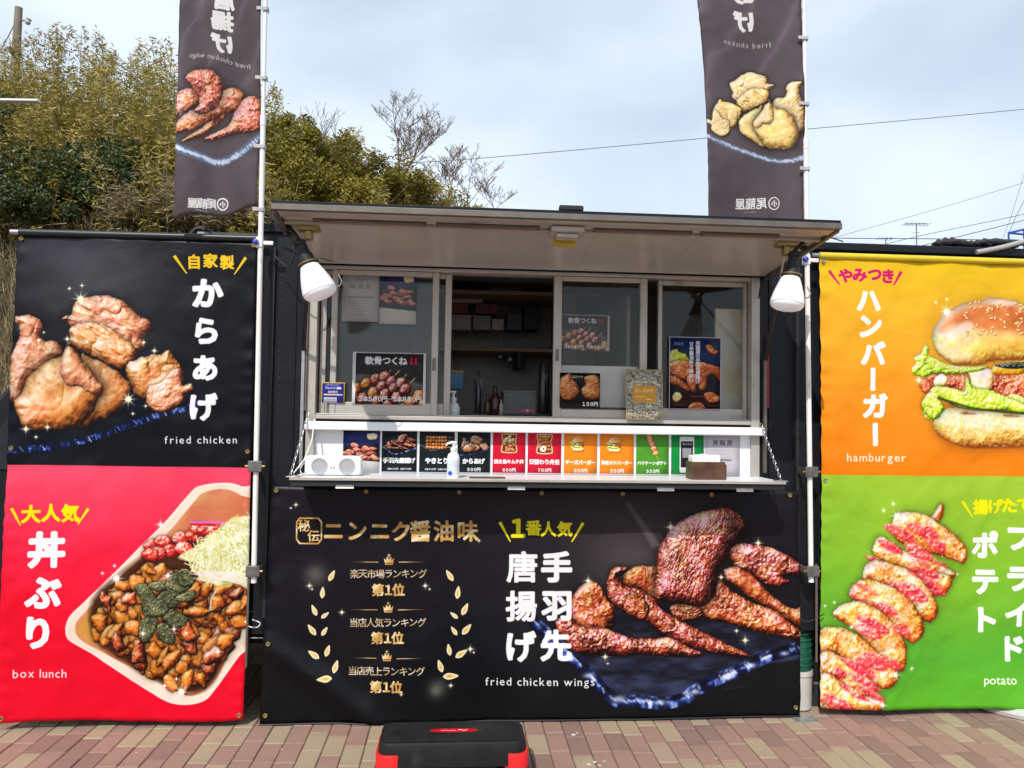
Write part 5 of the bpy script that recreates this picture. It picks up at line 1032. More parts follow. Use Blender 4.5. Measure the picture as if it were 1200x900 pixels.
def f_notice(c):
    c.a[:] = (186, 182, 182); c.a += ((fbm(c.X, c.Y, 24, 6)-.5)*12)[..., None]
    t = np.linspace(0, 2*pi, 16); c.line([(60+9*cos(q), 24+9*sin(q)) for q in t], 1.4, (130, 124, 122), .8)
    for ch, x in zip('尾龍屋', (36, 60, 84)): c.text(ch, x, 50, 19, (110, 104, 104), bold=.0)
    c.line([(18, 86), (102, 86)], 4, (120, 112, 110), .8); 
    for k in range(6): c.line([(20, 98+k*9), (98-18*(k % 2), 98+k*9)], 1.3, (140, 134, 132), .7, soft=.8)
def f_sticker(c):
    c.a[:] = (200, 170, 70); c.poly([(5, 5), (115, 5), (115, 113), (5, 113)], (38, 42, 132), smooth=False); c.text('アルバイト募集', 60, 30, 14, (220, 222, 240), width=84, bold=.03); c.text('短時間可', 60, 50, 12, (220, 222, 240), width=52, bold=.03)
    c.line([(16, 64), (106, 64)], 8, (214, 190, 150)); c.poly([(14, 78), (80, 78), (80, 106), (14, 106)], (200, 202, 220), smooth=False); c.line([(18, 88), (74, 88)], 2, (70, 74, 140)); c.line([(18, 98), (70, 98)], 2, (70, 74, 140))
def f_book(c):
    c.a[:] = (176, 172, 156); n = vn(c.X, c.Y, 4, 3); n2 = vn(c.X*.6, c.Y*1.8, 6, 9); c.a[:] = np.where((n > .6)[..., None], (120, 124, 128), c.a); c.a[:] = np.where((n2 > .66)[..., None], (222, 212, 178), c.a); c.a[:] = np.where((vn(c.X, c.Y, 3, 14) > .74)[..., None], (86, 84, 82), c.a)
    c.poly([(22, 52), (98, 52), (98, 106), (22, 106)], (222, 160, 58), smooth=False); c.text('おしながき', 60, 68, 12, (250, 226, 170), width=60, bold=.03); c.line([(34, 88), (60, 88)], 2, (250, 226, 170)); c.line([(66, 96), (80, 96)], 3, (250, 226, 170))
    for e in (slice(0, int(3*c.S)), slice(-int(3*c.S), None)): c.a[e] = (206, 178, 120); c.a[:, e] = (206, 178, 120)
def wcard(nm, lb_, px0, px1, py0, py1, y, fn, cat='poster', gain=.86, tilt=0., S=3.0):
    a = PY(px0, (py0+py1)/2, y); e = PY(px1, (py0+py1)/2, y); t = PY((px0+px1)/2, py0, y)[2]; bt = PY((px0+px1)/2, py1, y)[2]
    return card(nm, lb_, a[0], e[0], bt, t, y, fn, cat=cat, gain=gain, tilt=tilt, S=S)
wcard('poster', 'poster of dark glazed meatball skewers low on the left window', 413, 499, 413, 474, .002, f_tsukune)
wcard('poster', 'dimmed poster of meatball skewers behind the third window pane', 656, 714, 369, 411, .030, f_tsukune, gain=.75)  # lower gain puts the dim look behind reflecting glass into the print colour
wcard('poster', 'small black poster of a broken croquette in the lower corner of the third pane', 656, 703, 437, 478, .003, f_croq)
wcard('poster', 'tall blue and brown poster of fried chicken on the right window', 784, 845, 395, 480, .036, f_noren)
wcard('notice', 'pale paper notice with a crest at the top of the left window', 401, 444, 318, 377, .030, f_notice, 'notice', gain=.9)
wcard('photo_sheet', 'photo sheet of fried wings taped beside the paper notice', 445, 488, 320, 380, .030, lambda c: f_photo(c, 2), 'photo sheet', gain=.85)
wcard('sticker', 'small blue sticker with a gold rim in the lower left window corner', 376.5, 404, 448, 472, -.002, f_sticker, 'sticker')
wcard('menu_booklet', 'patterned menu booklet with an orange label leaning on the middle window', 733, 776, 433, 492, -.022, f_book, 'menu booklet', tilt=.018)
# plastic sheet and boards behind the panes
t_ = PY(655, 428, .06); e_ = PY(747, 478, .06)
tag(MB().box(t_[0], e_[0], .060, .064, e_[2], t_[2]).build('plastic_sheet', mat('milky_plastic', (.62, .60, .60), rough=.3, var=.1, scale=6, bump=.5, bscale=9)), 'milky plastic sheet standing behind the croquette poster', 'plastic sheet')
t_ = PY(838, 362, .16); e_ = PY(876, 486, .16); 
tag(MB().box(t_[0], e_[0], .15, .17, e_[2], t_[2]).build('board', mat('yellowed_board', (.62, .50, .28), rough=.5, var=.22, scale=5, dirt=((.62, .62, .60), 3, .5))), 'yellowed board standing behind the right window', 'board', )

# pump bottles
def pump_bottle(label, x, y, z, h=.165, r=.028, col='whitepl'):
    t = thing('pump_bottle', label, 'pump bottle', (x, y, z), group='white pump bottles'); s = h/.165
    MB().lathe((x, y, z), (0, 0, 1), [(0, r*.92), (.004, r), (.095*s, r), (.108*s, r*.82), (.116*s, r*.42), (.122*s, r*.42)], 20).build('bottle', M[col], t, smooth=True)
    MB().lathe((x, y, z+.122*s), (0, 0, 1), [(0, r*.5), (.014*s, r*.5), (.016*s, r*.2), (.034*s, r*.18)], 14).build('cap', M['whitepl'], t, smooth=True)
    q = MB(); q.tube([(x+.012, y, z+.158*s), (x-.008, y-.004, z+.160*s), (x-.028, y-.010, z+.156*s), (x-.034, y-.012, z+.146*s)], [.008, .007, .005, .004], 10); q.build('spout', M['whitepl'], t, smooth=True)
    MB().lathe((x, y, z+.02), (0, 0, 1), [(0, r*1.012), (.062*s, r*1.012)], 20).build('label_band', mat('bottle_label', (.62, .66, .72), rough=.4, var=.12, scale=40), t, smooth=True)
    return t
p = PY(531, 555, -.22); pb = pump_bottle('white pump bottle with a blue mark standing on the counter shelf', p[0], -.22, 1.1975, h=.170, r=.029)
MB().lathe((p[0]-.014, -.2505, 1.222), (0, -1, 0), [(0, .010), (.001, .010)], 12).build('blue_mark', mat('blue_ink', (.02, .08, .55), rough=.4), pb)
p = PY(531, 483, .09); pump_bottle('white pump bottle standing inside the open window', p[0], .135, 1.411, h=.205, r=.034)

# two-cone radio speaker
x0, x1 = PY(357, 540, -.15)[0], PY(424, 540, -.15)[0]
sp = thing('portable_speaker', 'white portable speaker with two grey cones at the left end of the shelf', 'speaker', ((x0+x1)/2, -.13, 1.1975))
MB().box(x0, x1, -.165, -.09, 1.1985, 1.290).build('case', M['whitepl'], sp, bevel=.018, seg=4)
grille = mat('speaker_grille', (.34, .34, .35), rough=.7, var=.3, scale=500)
for k in (.27, .75): x = x0+(x1-x0)*k; MB().lathe((x, -.1655, 1.243), (0, -1, 0), [(0, .038), (.003, .037), (.001, .033), (-.003, .002)], 26).build('speaker_cone', grille, sp, smooth=True)
for dx in (-.008, .006): MB().lathe(((x0+x1)/2+dx, -.1655, 1.235), (0, -1, 0), [(0, .004), (.002, .003)], 10).build('button', M['aludark'], sp)
tag(MB().tube([tuple(q) for q in spline([(x0+.01, -.12, 1.27), (x0-.012, -.18, 1.235), (x0+.0, -.22, 1.202), (x0-.03, -.25, 1.205)], 5, False)], .0022, 6).build('speaker_cable', M['rope'], smooth=True), 'thin white cable running from the portable speaker to the shelf corner', 'cable')
# napkin box
x0, x1 = PY(808, 545, -.16)[0], PY(847, 545, -.16)[0]
nb = thing('napkin_box', 'dark wooden napkin box filled with white napkins at the right of the shelf', 'napkin box', ((x0+x1)/2, -.15, 1.1975))
q = MB(); z0 = 1.1978; z1 = 1.283; q.box(x0, x1, -.195, -.187, z0, z1); q.box(x0, x1, -.108, -.10, z0, z1); q.box(x0, x0+.007, -.187, -.108, z0, z1); q.box(x1-.007, x1, -.187, -.108, z0, z1); q.box(x0+.007, x1-.007, -.187, -.108, z0, z0+.008); q.build('box', M['dwood'], nb, bevel=.0015)
MB().box(x1+.0005, x1+.012, -.18, -.115, z0, z1-.012).build('side_tray', M['dwood'], nb, bevel=.001)
for k in range(5): MB().box(x0+.009+k*.0275, x0+.035+k*.0275, -.184-.001*(k % 2), -.111, z0+.01, 1.312+.003*(k % 3)).build('napkin_stack', mat('paper_napkin', (.82, .82, .80), rough=.9, var=.04, bump=.3, bscale=80), nb, bevel=.003)
MB().tube([(x1-.01, -.15, 1.292), (x1+.045, -.15, 1.290)], .0035, 8).build('pen', M['aludark'], nb, smooth=True)
tag(MB().box(PY(550, 552, -.2)[0], PY(592, 552, -.2)[0], -.24, -.16, 1.1975, 1.2005).build('paper_slip', mat('brown_slip', (.10, .07, .06), rough=.6)), 'flat brown tray lying on the shelf right of the white bottle', 'tray')

# things inside, on the wall shelf and the worktop
rs = random.Random(4)
def in_box(label, px0, px1, py0, py1, y, d, col, cat='box', nm='storage_box', lid=None):
    a = PY(px0, (py0+py1)/2, y); e = PY(px1, (py0+py1)/2, y); t = PY((px0+px1)/2, py0, y)[2]; bt = PY((px0+px1)/2, py1, y)[2]
    th = thing(nm, label, cat, ((a[0]+e[0])/2, y+d/2, bt)); MB().box(a[0], e[0], y, y+d, bt, t-.012).build('carton', mat('carton_'+label[:18].replace(' ', '_'), col, rough=.6, var=.12, scale=12), th, bevel=.004)
    MB().box(a[0]-.003, e[0]+.003, y-.003, y+d+.003, t-.012, t).build('lid', mat('lid_'+label[:18].replace(' ', '_'), lid or tuple(min(c_*1.25, .9) for c_ in col), rough=.6), th, bevel=.003); return th
zs = PY(580, 388, 1.2)
in_box('pale carton on top of the stack on the inner wall shelf', 527, 566, 341, 355, 1.22, .2, (.42, .40, .37))
in_box('white carton at the left of the inner wall shelf', 527, 552, 369, 386.5, 1.15, .2, (.45, .40, .39)); in_box('red topped carton on the inner wall shelf', 524, 548, 356, 368, 1.24, .18, (.30, .08, .07))
in_box('grey carton in the middle of the inner wall shelf', 554, 575, 370, 386.5, 1.16, .2, (.30, .28, .27)); in_box('small white labelled carton on the inner wall shelf', 577, 590, 374, 386.5, 1.14, .16, (.48, .46, .44)); in_box('maroon carton stacked in the middle of the inner wall shelf', 557, 582, 356, 368, 1.2, .2, (.20, .06, .07))
in_box('dark blue bag shaped carton at the right of the inner wall shelf', 594, 612, 366, 386.5, 1.16, .2, (.05, .07, .11)); in_box('black case at the right end of the inner wall shelf', 614, 632, 358, 386.5, 1.18, .2, (.02, .02, .022), cat='case', nm='equipment_case')
in_box('blue and orange tissue carton on the worktop in the open window', 521, 543, 434, 456, .42, .12, (.07, .20, .34), lid=(.50, .24, .08))
def bottle(label, px, py0, py1, y, r, col):
    a = PY(px, py1, y); t = PY(px, py0, y)[2]; h = t-a[2]; th = thing('bottle', label, 'bottle', tuple(a))
    MB().lathe(a, (0, 0, 1), [(0, r*.95), (.005, r), (h*.55, r), (h*.72, r*.5), (h*.78, r*.34), (h*.9, r*.34)], 16).build('glass_body', mat('bottle_'+label[:10].replace(' ', '_'), col, rough=.15), th, smooth=True)
    MB().lathe(a+np.array([0, 0, h*.9]), (0, 0, 1), [(0, r*.4), (h*.1, r*.38)], 12).build('cap', M['blackmat'], th, smooth=True)
bottle('dark sauce bottle on the worktop in the open window', 580, 452, 486, .36, .032, (.05, .015, .01)); bottle('slim dark bottle left of the sauce bottle', 560, 434, 485, .40, .018, (.04, .04, .04)); bottle('small brown bottle beside the sauce bottle', 571, 462, 486, .34, .018, (.06, .03, .015))
fl = thing('flower_ornament', 'small ornament with pink petals on the window ledge', 'ornament', tuple(PY(619, 484, .13)))
for k, (dx, dz) in enumerate(((-.034, .008), (-.02, .013), (-.005, .011), (.014, .012), (.026, .008))): MB().lathe(PY(619, 484, .13)+np.array([dx, 0, dz]), (0, -1, 0), [(-.006, .003), (0, .008), (.004, .003)], 8).build('petal', mat('pink_petal', (.62, .06, .18), rough=.6) if k != 2 else mat('cream_petal', (.7, .5, .25), rough=.6), fl, smooth=True)
tp = PY(639, 425, .30); bp_ = PY(637, 485, .30); tb = thing('tall_tin', 'tall shiny black roll of bags standing at the right of the open window', 'roll', tuple(bp_))
MB().lathe(bp_, (0, 0, 1), [(0, .03), (.01, .033), (tp[2]-bp_[2]-.02, .028), (tp[2]-bp_[2], .018)], 18).build('roll_body', mat('glossy_black_film', (.02, .02, .022), rough=.12, bump=.5, bscale=40), tb, smooth=True)
MB().lathe(PY(548, 452, .45), (0, 0, 1), [(0, .02), (.004, .022), (.06, .022)], 14)
cup = thing('paper_cup', 'grey cup on a stand beside the tissue carton', 'cup', tuple(PY(561, 484, .46))); a = PY(561, 484, .46)
MB().lathe(a, (0, 0, 1), [(0, .03), (.004, .03), (.006, .006), (.09, .006)], 14).build('stand', M['blackmat'], cup, smooth=True); MB().lathe(a+np.array([0, 0, .09]), (0, 0, 1), [(0, .024), (.10, .03), (.102, .026)], 16).build('cup_body', mat('grey_cup', (.22, .20, .19), rough=.5), cup, smooth=True)

def hanging(nm, label, cat, px, py0, py1, y, head):
    a = PY(px, py0, y); e = PY(px, py1, y); t = thing(nm, label, cat, tuple(a)); MB().cyl(a, e, .005, n=8).build('handle', M['galv'], t, smooth=True)
    if head == 'ladle': MB().lathe(e+np.array([0, 0, .012]), (0, -.5, -1), [(0, .034), (.01, .033), (.024, .024), (.032, .006)], 16).build('bowl', M['galv'], t, smooth=True)
    else: MB().box(e[0]-.03, e[0]+.03, y-.003, y+.003, e[2]-.09, e[2]).build('blade', M['blackmat'], t, bevel=.002)
hanging('ladle', 'steel ladle hanging under the inner wall shelf', 'ladle', 598, 392, 424, 1.30, 'ladle'); hanging('spatula', 'dark spatula hanging right of the ladle under the shelf', 'spatula', 611, 392, 418, 1.30, 'spatula'); hanging('skimmer', 'steel skimmer hanging left of the ladle under the shelf', 'skimmer', 586, 392, 420, 1.32, 'ladle')
in_box('flat pale tray stack on the upper part of the inner shelf', 575, 612, 337, 347, 1.25, .2, (.34, .34, .34), cat='tray stack', nm='tray_stack'); in_box('brown carton on the top shelf at the left', 527, 560, 318, 329, 1.15, .2, (.20, .13, .07)); in_box('dark crate on the top shelf in the middle', 572, 618, 317, 329, 1.18, .2, (.07, .07, .08), cat='crate', nm='crate')
in_box('steel fryer on the worktop left of the inner post', 590, 628, 458, 486, .62, .3, (.30, .30, .30), cat='fryer', nm='fryer')
in_box('white appliance behind the left window below the notices', 420, 478, 395, 440, 1.0, .3, (.20, .21, .20), cat='appliance', nm='kitchen_appliance')
cup2 = bottle('pale seasoning bottle beside the fryer', 587, 466, 486, .35, .016, (.4, .38, .3))

# ------------------------------------------------------------------ step stool
st = thing('step_stool', 'black rubber topped step stool with red corner feet on the brick paving', 'step stool', (.008, -.58, 0))
sx0, sx1, sy0, sy1 = -.286, .302, -.690, -.478
blk = mat('step_plastic', (.010, .010, .011), spec=.25, rough=.5, var=.3, scale=14, bump=.25, bscale=300, dirt=((.030, .029, .028), 6, .6))
q = MB()
def ring(mb, levels, n=8):
    vs = []; fs = []; m_ = 4*n
    for (x0, x1, y0, y1, r, z) in levels:
        for cx, cy, a0 in ((x1-r, y1-r, 0), (x0+r, y1-r, pi/2), (x0+r, y0+r, pi), (x1-r, y0+r, 3*pi/2)):
            for k in range(n): a = a0+pi/2*k/(n-1); vs.append((cx+r*cos(a), cy+r*sin(a), z))
    for i in range(len(levels)-1):
        for k in range(m_): fs.append((i*m_+k, i*m_+(k+1) % m_, (i+1)*m_+(k+1) % m_, (i+1)*m_+k))
    fs += [tuple(range(m_-1, -1, -1)), tuple(range((len(levels)-1)*m_, len(levels)*m_))]
    return mb.add(vs, fs)
ring(q, [(sx0-.006, sx1+.006, sy0-.006, sy1+.006, .045, .095), (sx0-.004, sx1+.004, sy0-.004, sy1+.004, .045, .13), (sx0, sx1, sy0, sy1, .045, .178), (sx0+.004, sx1-.004, sy0+.004, sy1-.004, .042, .186), (sx0+.014, sx1-.014, sy0+.014, sy1-.014, .036, .190)])
q.build('step_body', blk, st, smooth=True)
q = MB(); ring(q, [(sx0+.10, sx1-.10, sy0+.02, sy1-.02, .03, .0), (sx0+.10, sx1-.10, sy0+.01, sy1-.01, .03, .0945)]); q.build('lower_frame', blk, st)
q = MB(); ring(q, [(sx0+.016, sx1-.016, sy0+.016, sy1-.016, .034, .1902), (sx0+.018, sx1-.018, sy0+.018, sy1-.018, .034, .1925)]); q.build('rubber_mat', mat('step_rubber', (.014, .014, .014), rough=.85, spec=.2, var=.35, scale=9, bump=.8, bscale=420, dirt=((.032, .030, .028), 5, .58)), st)
red = mat('red_plastic', (.72, .012, .016), rough=.42, var=.06, scale=10)
for x0, x1, sg in ((sx0-.012, sx0+.098, -1), (sx1-.090, sx1+.012, 1)):
    q = MB(); ring(q, [(x0, x1, sy0-.012, sy1+.012, .04, .082), (x0, x1, sy0-.010, sy1+.010, .04, .138), (x0+.003, x1-.003, sy0-.008, sy1+.006, .036, .143)]); q.build('corner_foot', red, st, smooth=True)
    q = MB(); ring(q, [(x0-.008, x1+.004, sy0-.024, sy1+.020, .04, .0), (x0-.004, x1+.002, sy0-.014, sy1+.014, .04, .0815)]); q.build('leg', blk, st, smooth=True)
def f_logo(c):
    c.a[:] = (20, 20, 20); t = np.linspace(0, 2*pi, 30); c.poly([(60+58*cos(a), 10.5+9.5*sin(a)) for a in t], (200, 14, 36)); c.line([(30, 11), (40, 9), (48, 12), (58, 10), (64, 12)], 2, (245, 200, 205), .9, True); c.line([(70, 9), (76, 7), (84, 12), (92, 8)], 2.2, (250, 240, 240), .95)
c = Canvas(120, 21, 4); f_logo(c); n = 26; q = MB(); cx, cy = .012, -.585; rx, ry = .100, .020
pts = [(cx+rx*cos(2*pi*k/n), cy+ry*sin(2*pi*k/n), .1928) for k in range(n)]; q.add(pts, [tuple(range(n))]); o = q.build('oval_logo', print_mat('step_logo', c, rough=.45, wrinkle=0, gain=1.0), st)
uvl = o.data.uv_layers.new(name='UVMap')
for lp in o.data.loops: v = o.data.vertices[lp.vertex_index].co; uvl.data[lp.index].uv = ((v.x-cx)/(2*rx)*.97+.5, (v.y-cy)/(2*ry)*.95+.5)

# ------------------------------------------------------------------ small things at the truck's foot
bk = thing('bucket', 'pale plastic tub with green mesh bag in it between the centre and right banners', 'bucket', (1.79, .10, 0)); c0 = (1.79, .10, .004)
MB().lathe(c0, (0, 0, 1), [(0, .068), (.005, .074), (.17, .080), (.176, .086), (.20, .086), (.20, .076), (.02, .068)], 24).build('tub', mat('milky_tub', (.55, .54, .50), rough=.35, var=.12, scale=8), bk, smooth=True)
MB().lathe((1.79, .10, .19), (0, 0, 1), [(0, .07), (.05, .078), (.16, .074), (.22, .06), (.235, .03)], 24).build('mesh_bag', mat('green_mesh', (.008, .09, .05), rough=.5, var=.6, scale=120, bump=.8, bscale=160), bk, smooth=True)
for k in range(6): z = .23+k*.032; MB().lathe((1.79, .10, z), (0, 0, 1), [(0, .079), (.004, .080), (.008, .079)], 24).build('mesh_band', mat('green_band', (.01, .12, .07), rough=.5), bk, smooth=True)
tag(MB().box(1.70, 1.82, -.10, -.02, .0015, .005).build('cover_plate', mat('worn_steel', (.36, .36, .35), rough=.5, metal=.5, var=.3, scale=40)), 'small grey metal plate lying on the bricks at the right end of the centre banner', 'metal plate')
wt = thing('banner_weight', 'pale round plastic base weight under the right banner', 'weight', (3.02, .12, 0))
MB().lathe((3.02, .12, .003), (0, 0, 1), [(0, .28), (.02, .285), (.04, .26), (.055, .12), (.075, .05), (.09, .045)], 36).build('weight_body', mat('weight_plastic', (.50, .49, .47), rough=.5, var=.1), wt, smooth=True)
MB().cyl((3.02, .12, .09), (3.02, .12, .5), .014, n=12).build('tube', M['galv'], wt, smooth=True)
for k, (z, y) in enumerate(((.395, .01), (.52, .02))):
    P_ = spline([(-1.00, y, z), (-.955, y-.01, z+.006), (-.90, y, z+.002)], 6, False); tag(MB().tube([tuple(v) for v in P_], .0032, 6).build('tie_wire', M['galv'], smooth=True), ['lower thin wire in the gap between left and centre banners', 'upper thin wire in the gap between left and centre banners'][k], 'wire')
tag(MB().tube([tuple(v) for v in spline([(-.985, -.06, .50), (-.96, -.07, .475), (-.925, -.06, .47), (-.915, -.06, .49), (-.95, -.06, .505)], 5, False)], .0028, 6).build('cable_tie', M['rope'], smooth=True), 'looped pale cable tie between left and centre banners', 'cable tie')
cable('cable_tie', [(1.73, -.06, .50), (1.77, -.07, .485), (1.82, -.07, .505), (1.86, -.06, .52)], .003, M['rubber'], 'dark cable tie fixing the lower left edge of the right banner', 'cable tie')
# junk on the truck roof, right
q = MB()
for k in range(4): q.tube([tuple(v) for v in spline([(2.50+k*.03, -.0+.05*k, 2.435), (2.62, .02+.05*k, 2.45+.02*(k % 2)), (2.72, .03+.05*k, 2.445+.012*k), (2.82, .03+.04*k, 2.462-.01*k), (3.0, .05*k, 2.45)], 5, False)], [.006+.014*abs(sin(i_*1.7+k)) for i_ in range(21)], 8)
tag(q.build('rolled_sheet', mat('black_tarp', (.02, .02, .022), rough=.7, var=.4, bump=.8, bscale=30), smooth=True), 'black rolled tarpaulin lying on the roof at the right edge', 'tarpaulin')
tag(MB().tube([tuple(v) for v in spline([(2.70, -.035, 2.385), (2.78, -.045, 2.40), (2.88, -.045, 2.425), (3.06, -.035, 2.48)], 6, False)], .013, 10).build('roof_pipe', mat('grey_pipe', (.34, .34, .35), rough=.5), smooth=True), 'grey pipe slanting along the roof edge above the right banner', 'pipe')
tag(MB().tube([tuple(v) for v in spline([(-1.35, .055, 2.226), (-1.34, .06, 2.34), (-1.30, .06, 2.40), (-1.22, .06, 2.36), (-1.18, .055, 2.226)], 4, False)], .012, 6).build('roof_strap', M['blackmat'], smooth=True), 'black strap hump behind the banner top below the left flag', 'strap')
# ------------------------------------------------------------------ hillside
def crest(x):   # height of the hill crest along x at y = 12
    return np.interp(x, [-40, -16, -9, -5.5, -3, -1, .5, 1.8, 4, 9, 40], [7.4, 6.6, 6.1, 5.9, 5.2, 4.3, 3.6, 2.9, 1.4, .4, .2])
def terrain(x, y):
    t = np.clip((y-4.6)/7.0, 0, 1); t = t*t*(3-2*t); b = np.clip((y-14)/60, 0, 1)
    return crest(x)*t*(1-.25*b)+(fbm(np.asarray(x)*10+900., np.asarray(y)*10+900., 16, 3, 3)-.5)*.9*np.clip(t*3, 0, 1)-.03
nx, ny = 110, 60; gx = np.linspace(-45, 30, nx); gy = 4.5+(np.linspace(0, 1, ny)**1.6)*90; GX, GY = np.meshgrid(gx, gy); GZ = terrain(GX, GY)
idx = np.arange(nx*ny).reshape(ny, nx); F = np.stack([idx[:-1, :-1], idx[:-1, 1:], idx[1:, 1:], idx[1:, :-1]], -1).reshape(-1, 4)
me = bpy.data.meshes.new('hillside'); me.from_pydata(np.stack([GX, GY, GZ], -1).reshape(-1, 3).tolist(), [], F.tolist()); me.polygons.foreach_set('use_smooth', [True]*len(me.polygons))
me.materials.append(mat('hill_soil', (.075, .062, .035), rough=.95, var=.4, scale=1.6, bump=.8, bscale=9)); tag((lambda o: (COL.objects.link(o), o)[1])(bpy.data.objects.new('hillside', me)), kind='structure')

def leaf_mat(name, stops, rough=.6, trans=.25):
    m = bpy.data.materials.new(name); m.use_nodes = True; nt = m.node_tree; b = nt.nodes['Principled BSDF']; at = nt.nodes.new('ShaderNodeAttribute'); at.attribute_name = 'tint'
    r = nt.nodes.new('ShaderNodeValToRGB'); e = r.color_ramp.elements
    while len(e) < len(stops): e.new(.5)
    for k, (p, c) in enumerate(stops): e[k].position = p; e[k].color = (*c, 1)
    nt.links.new(at.outputs['Fac'], r.inputs['Fac']); nt.links.new(r.outputs['Color'], b.inputs['Base Color']); b.inputs['Roughness'].default_value = rough
    tr = nt.nodes.new('ShaderNodeBsdfTranslucent'); nt.links.new(r.outputs['Color'], tr.inputs['Color']); mx_ = nt.nodes.new('ShaderNodeMixShader'); mx_.inputs['Fac'].default_value = trans
    nt.links.new(b.outputs[0], mx_.inputs[1]); nt.links.new(tr.outputs[0], mx_.inputs[2]); nt.links.new(mx_.outputs[0], nt.nodes['Material Output'].inputs['Surface'])
    return m
def leaves(C, L, W, rng, up=.3, droop=None):
    """one folded blade per centre; returns quads Nx4x3"""
    n = len(C); d = rng.normal(size=(n, 3)); d[:, 2] = d[:, 2]*.6+up; d /= np.linalg.norm(d, axis=1)[:, None]
    s = np.cross(d, rng.normal(size=(n, 3))); s /= np.linalg.norm(s, axis=1)[:, None]+1e-9
    L = L*rng.uniform(.6, 1.3, n)[:, None]; W = W*rng.uniform(.7, 1.25, n)[:, None]
    return np.stack([C-d*L*.5, C+s*W*.5, C+d*L*.5, C-s*W*.5], 1)
def quad_obj(name, Q, tint, m_, parent=None):
    n = len(Q); me = bpy.data.meshes.new(name); me.vertices.add(n*4); me.vertices.foreach_set('co', Q.reshape(-1).astype(np.float32)); me.loops.add(n*4); me.polygons.add(n)
    me.loops.foreach_set('vertex_index', np.arange(n*4, dtype=np.int32)); me.polygons.foreach_set('loop_start', np.arange(0, n*4, 4, dtype=np.int32)); me.polygons.foreach_set('loop_total', np.full(n, 4, np.int32)); me.update(calc_edges=True)
    a = me.attributes.new('tint', 'FLOAT', 'FACE'); a.data.foreach_set('value', tint.astype(np.float32)); me.materials.append(m_)
    o = bpy.data.objects.new(name, me); COL.objects.link(o)
    if parent: o.parent = parent; o.location = -Vector(parent_world(parent))
    return o
def culms(P0, P1, r, k=3):
    """thin three-sided stems as quads"""
    n = len(P0); d = P1-P0; d /= np.linalg.norm(d, axis=1)[:, None]; a = np.cross(d, np.array([.3, 1, .1])); a /= np.linalg.norm(a, axis=1)[:, None]; b = np.cross(d, a); r = np.broadcast_to(r, (n,))[:, None]; Q = []
    for i in range(3):
        t0, t1 = 2*pi*i/3, 2*pi*(i+1)/3; o0 = a*cos(t0)+b*sin(t0); o1 = a*cos(t1)+b*sin(t1); Q.append(np.stack([P0+o0*r, P0+o1*r, P1+o1*r*.6, P1+o0*r*.6], 1))
    return np.concatenate(Q)
OLIVE = leaf_mat('bamboo_leaf', [(0, (.13, .11, .018)), (.35, (.28, .23, .034)), (.65, (.42, .33, .070)), (1, (.55, .44, .20))])
TAN = leaf_mat('dry_stem', [(0, (.14, .10, .05)), (.5, (.26, .20, .11)), (1, (.42, .36, .24))], trans=.05)
DARK = leaf_mat('evergreen_leaf', [(0, (.026, .040, .012)), (.5, (.062, .088, .024)), (1, (.14, .17, .06))], rough=.45, trans=.15)
YEL = leaf_mat('yellow_green_leaf', [(0, (.09, .085, .012)), (.5, (.25, .215, .028)), (1, (.46, .36, .06))])
STRAW = leaf_mat('dry_grass_blade', [(0, (.15, .11, .055)), (.5, (.30, .23, .12)), (1, (.48, .40, .24))], trans=.2)
rng = np.random.RandomState(5)
def bamboo_arrays(x, y, z0, h, n_leaf, spread=.30, lean=None):
    lean = rng.normal(size=2)*.10 if lean is None else lean; t = np.linspace(0, 1, 7)[:, None]; base = np.array([x, y, z0])
    path = base+np.hstack([lean[0]*h*t**2, lean[1]*h*t**2, h*t]); C = culms(path[:-1], path[1:], .017*(1-t[:-1, 0]*.7))
    tt = rng.beta(2.2, 1.3, n_leaf); cl = rng.randint(0, 16, n_leaf); ct = np.linspace(.18, 1, 16)[cl]+rng.normal(size=n_leaf)*.025; ct = np.clip(ct, .12, 1.03); ca = (cl*2.4+x*7) % (2*pi); rr = spread*(1.15-ct*.85)*(.4+.9*rng.rand(n_leaf))
    P = base+np.stack([lean[0]*h*ct**2+np.cos(ca)*rr, lean[1]*h*ct**2+np.sin(ca)*rr, h*ct-rr*.25+rng.normal(size=n_leaf)*.05], 1)+rng.normal(size=(n_leaf, 3))*.05
    return C, leaves(P, .12, .024, rng, up=.05)
# thicket: one mass, too dense to count
Cs, Ls, ct_, lt_ = [], [], [], []
N = 620
for i in range(N):
    x = rng.uniform(-19, .6); y = rng.uniform(8.8, 13.5); z = float(terrain(x, y)); h = rng.uniform(1.5, 2.7)*(1.0 if x < -4 else .75)
    if x > -2.2 and rng.rand() < .55: continue
    C, L_ = bamboo_arrays(x, y, z, h, 400, spread=.38); Cs.append(C); Ls.append(L_); ct_.append(rng.rand(len(C))*.6+.3); g_ = rng.rand(); lt_.append(np.clip(rng.rand(len(L_))*.55+g_*.45, 0, 1))
th_ = thing('bamboo_thicket', 'dense olive bamboo thicket covering the hillside behind the truck', 'bamboo thicket', (-8, 11, 4)); th_['kind'] = 'stuff'
tag(quad_obj('foliage', np.concatenate(Ls), np.concatenate(lt_), OLIVE, th_), kind='stuff'); tag(quad_obj('culms', np.concatenate(Cs), np.concatenate(ct_), TAN, th_), kind='stuff')
ORD = ['first', 'second', 'third', 'fourth', 'fifth', 'sixth', 'seventh', 'eighth', 'ninth', 'tenth', 'eleventh', 'twelfth', 'thirteenth', '', '']
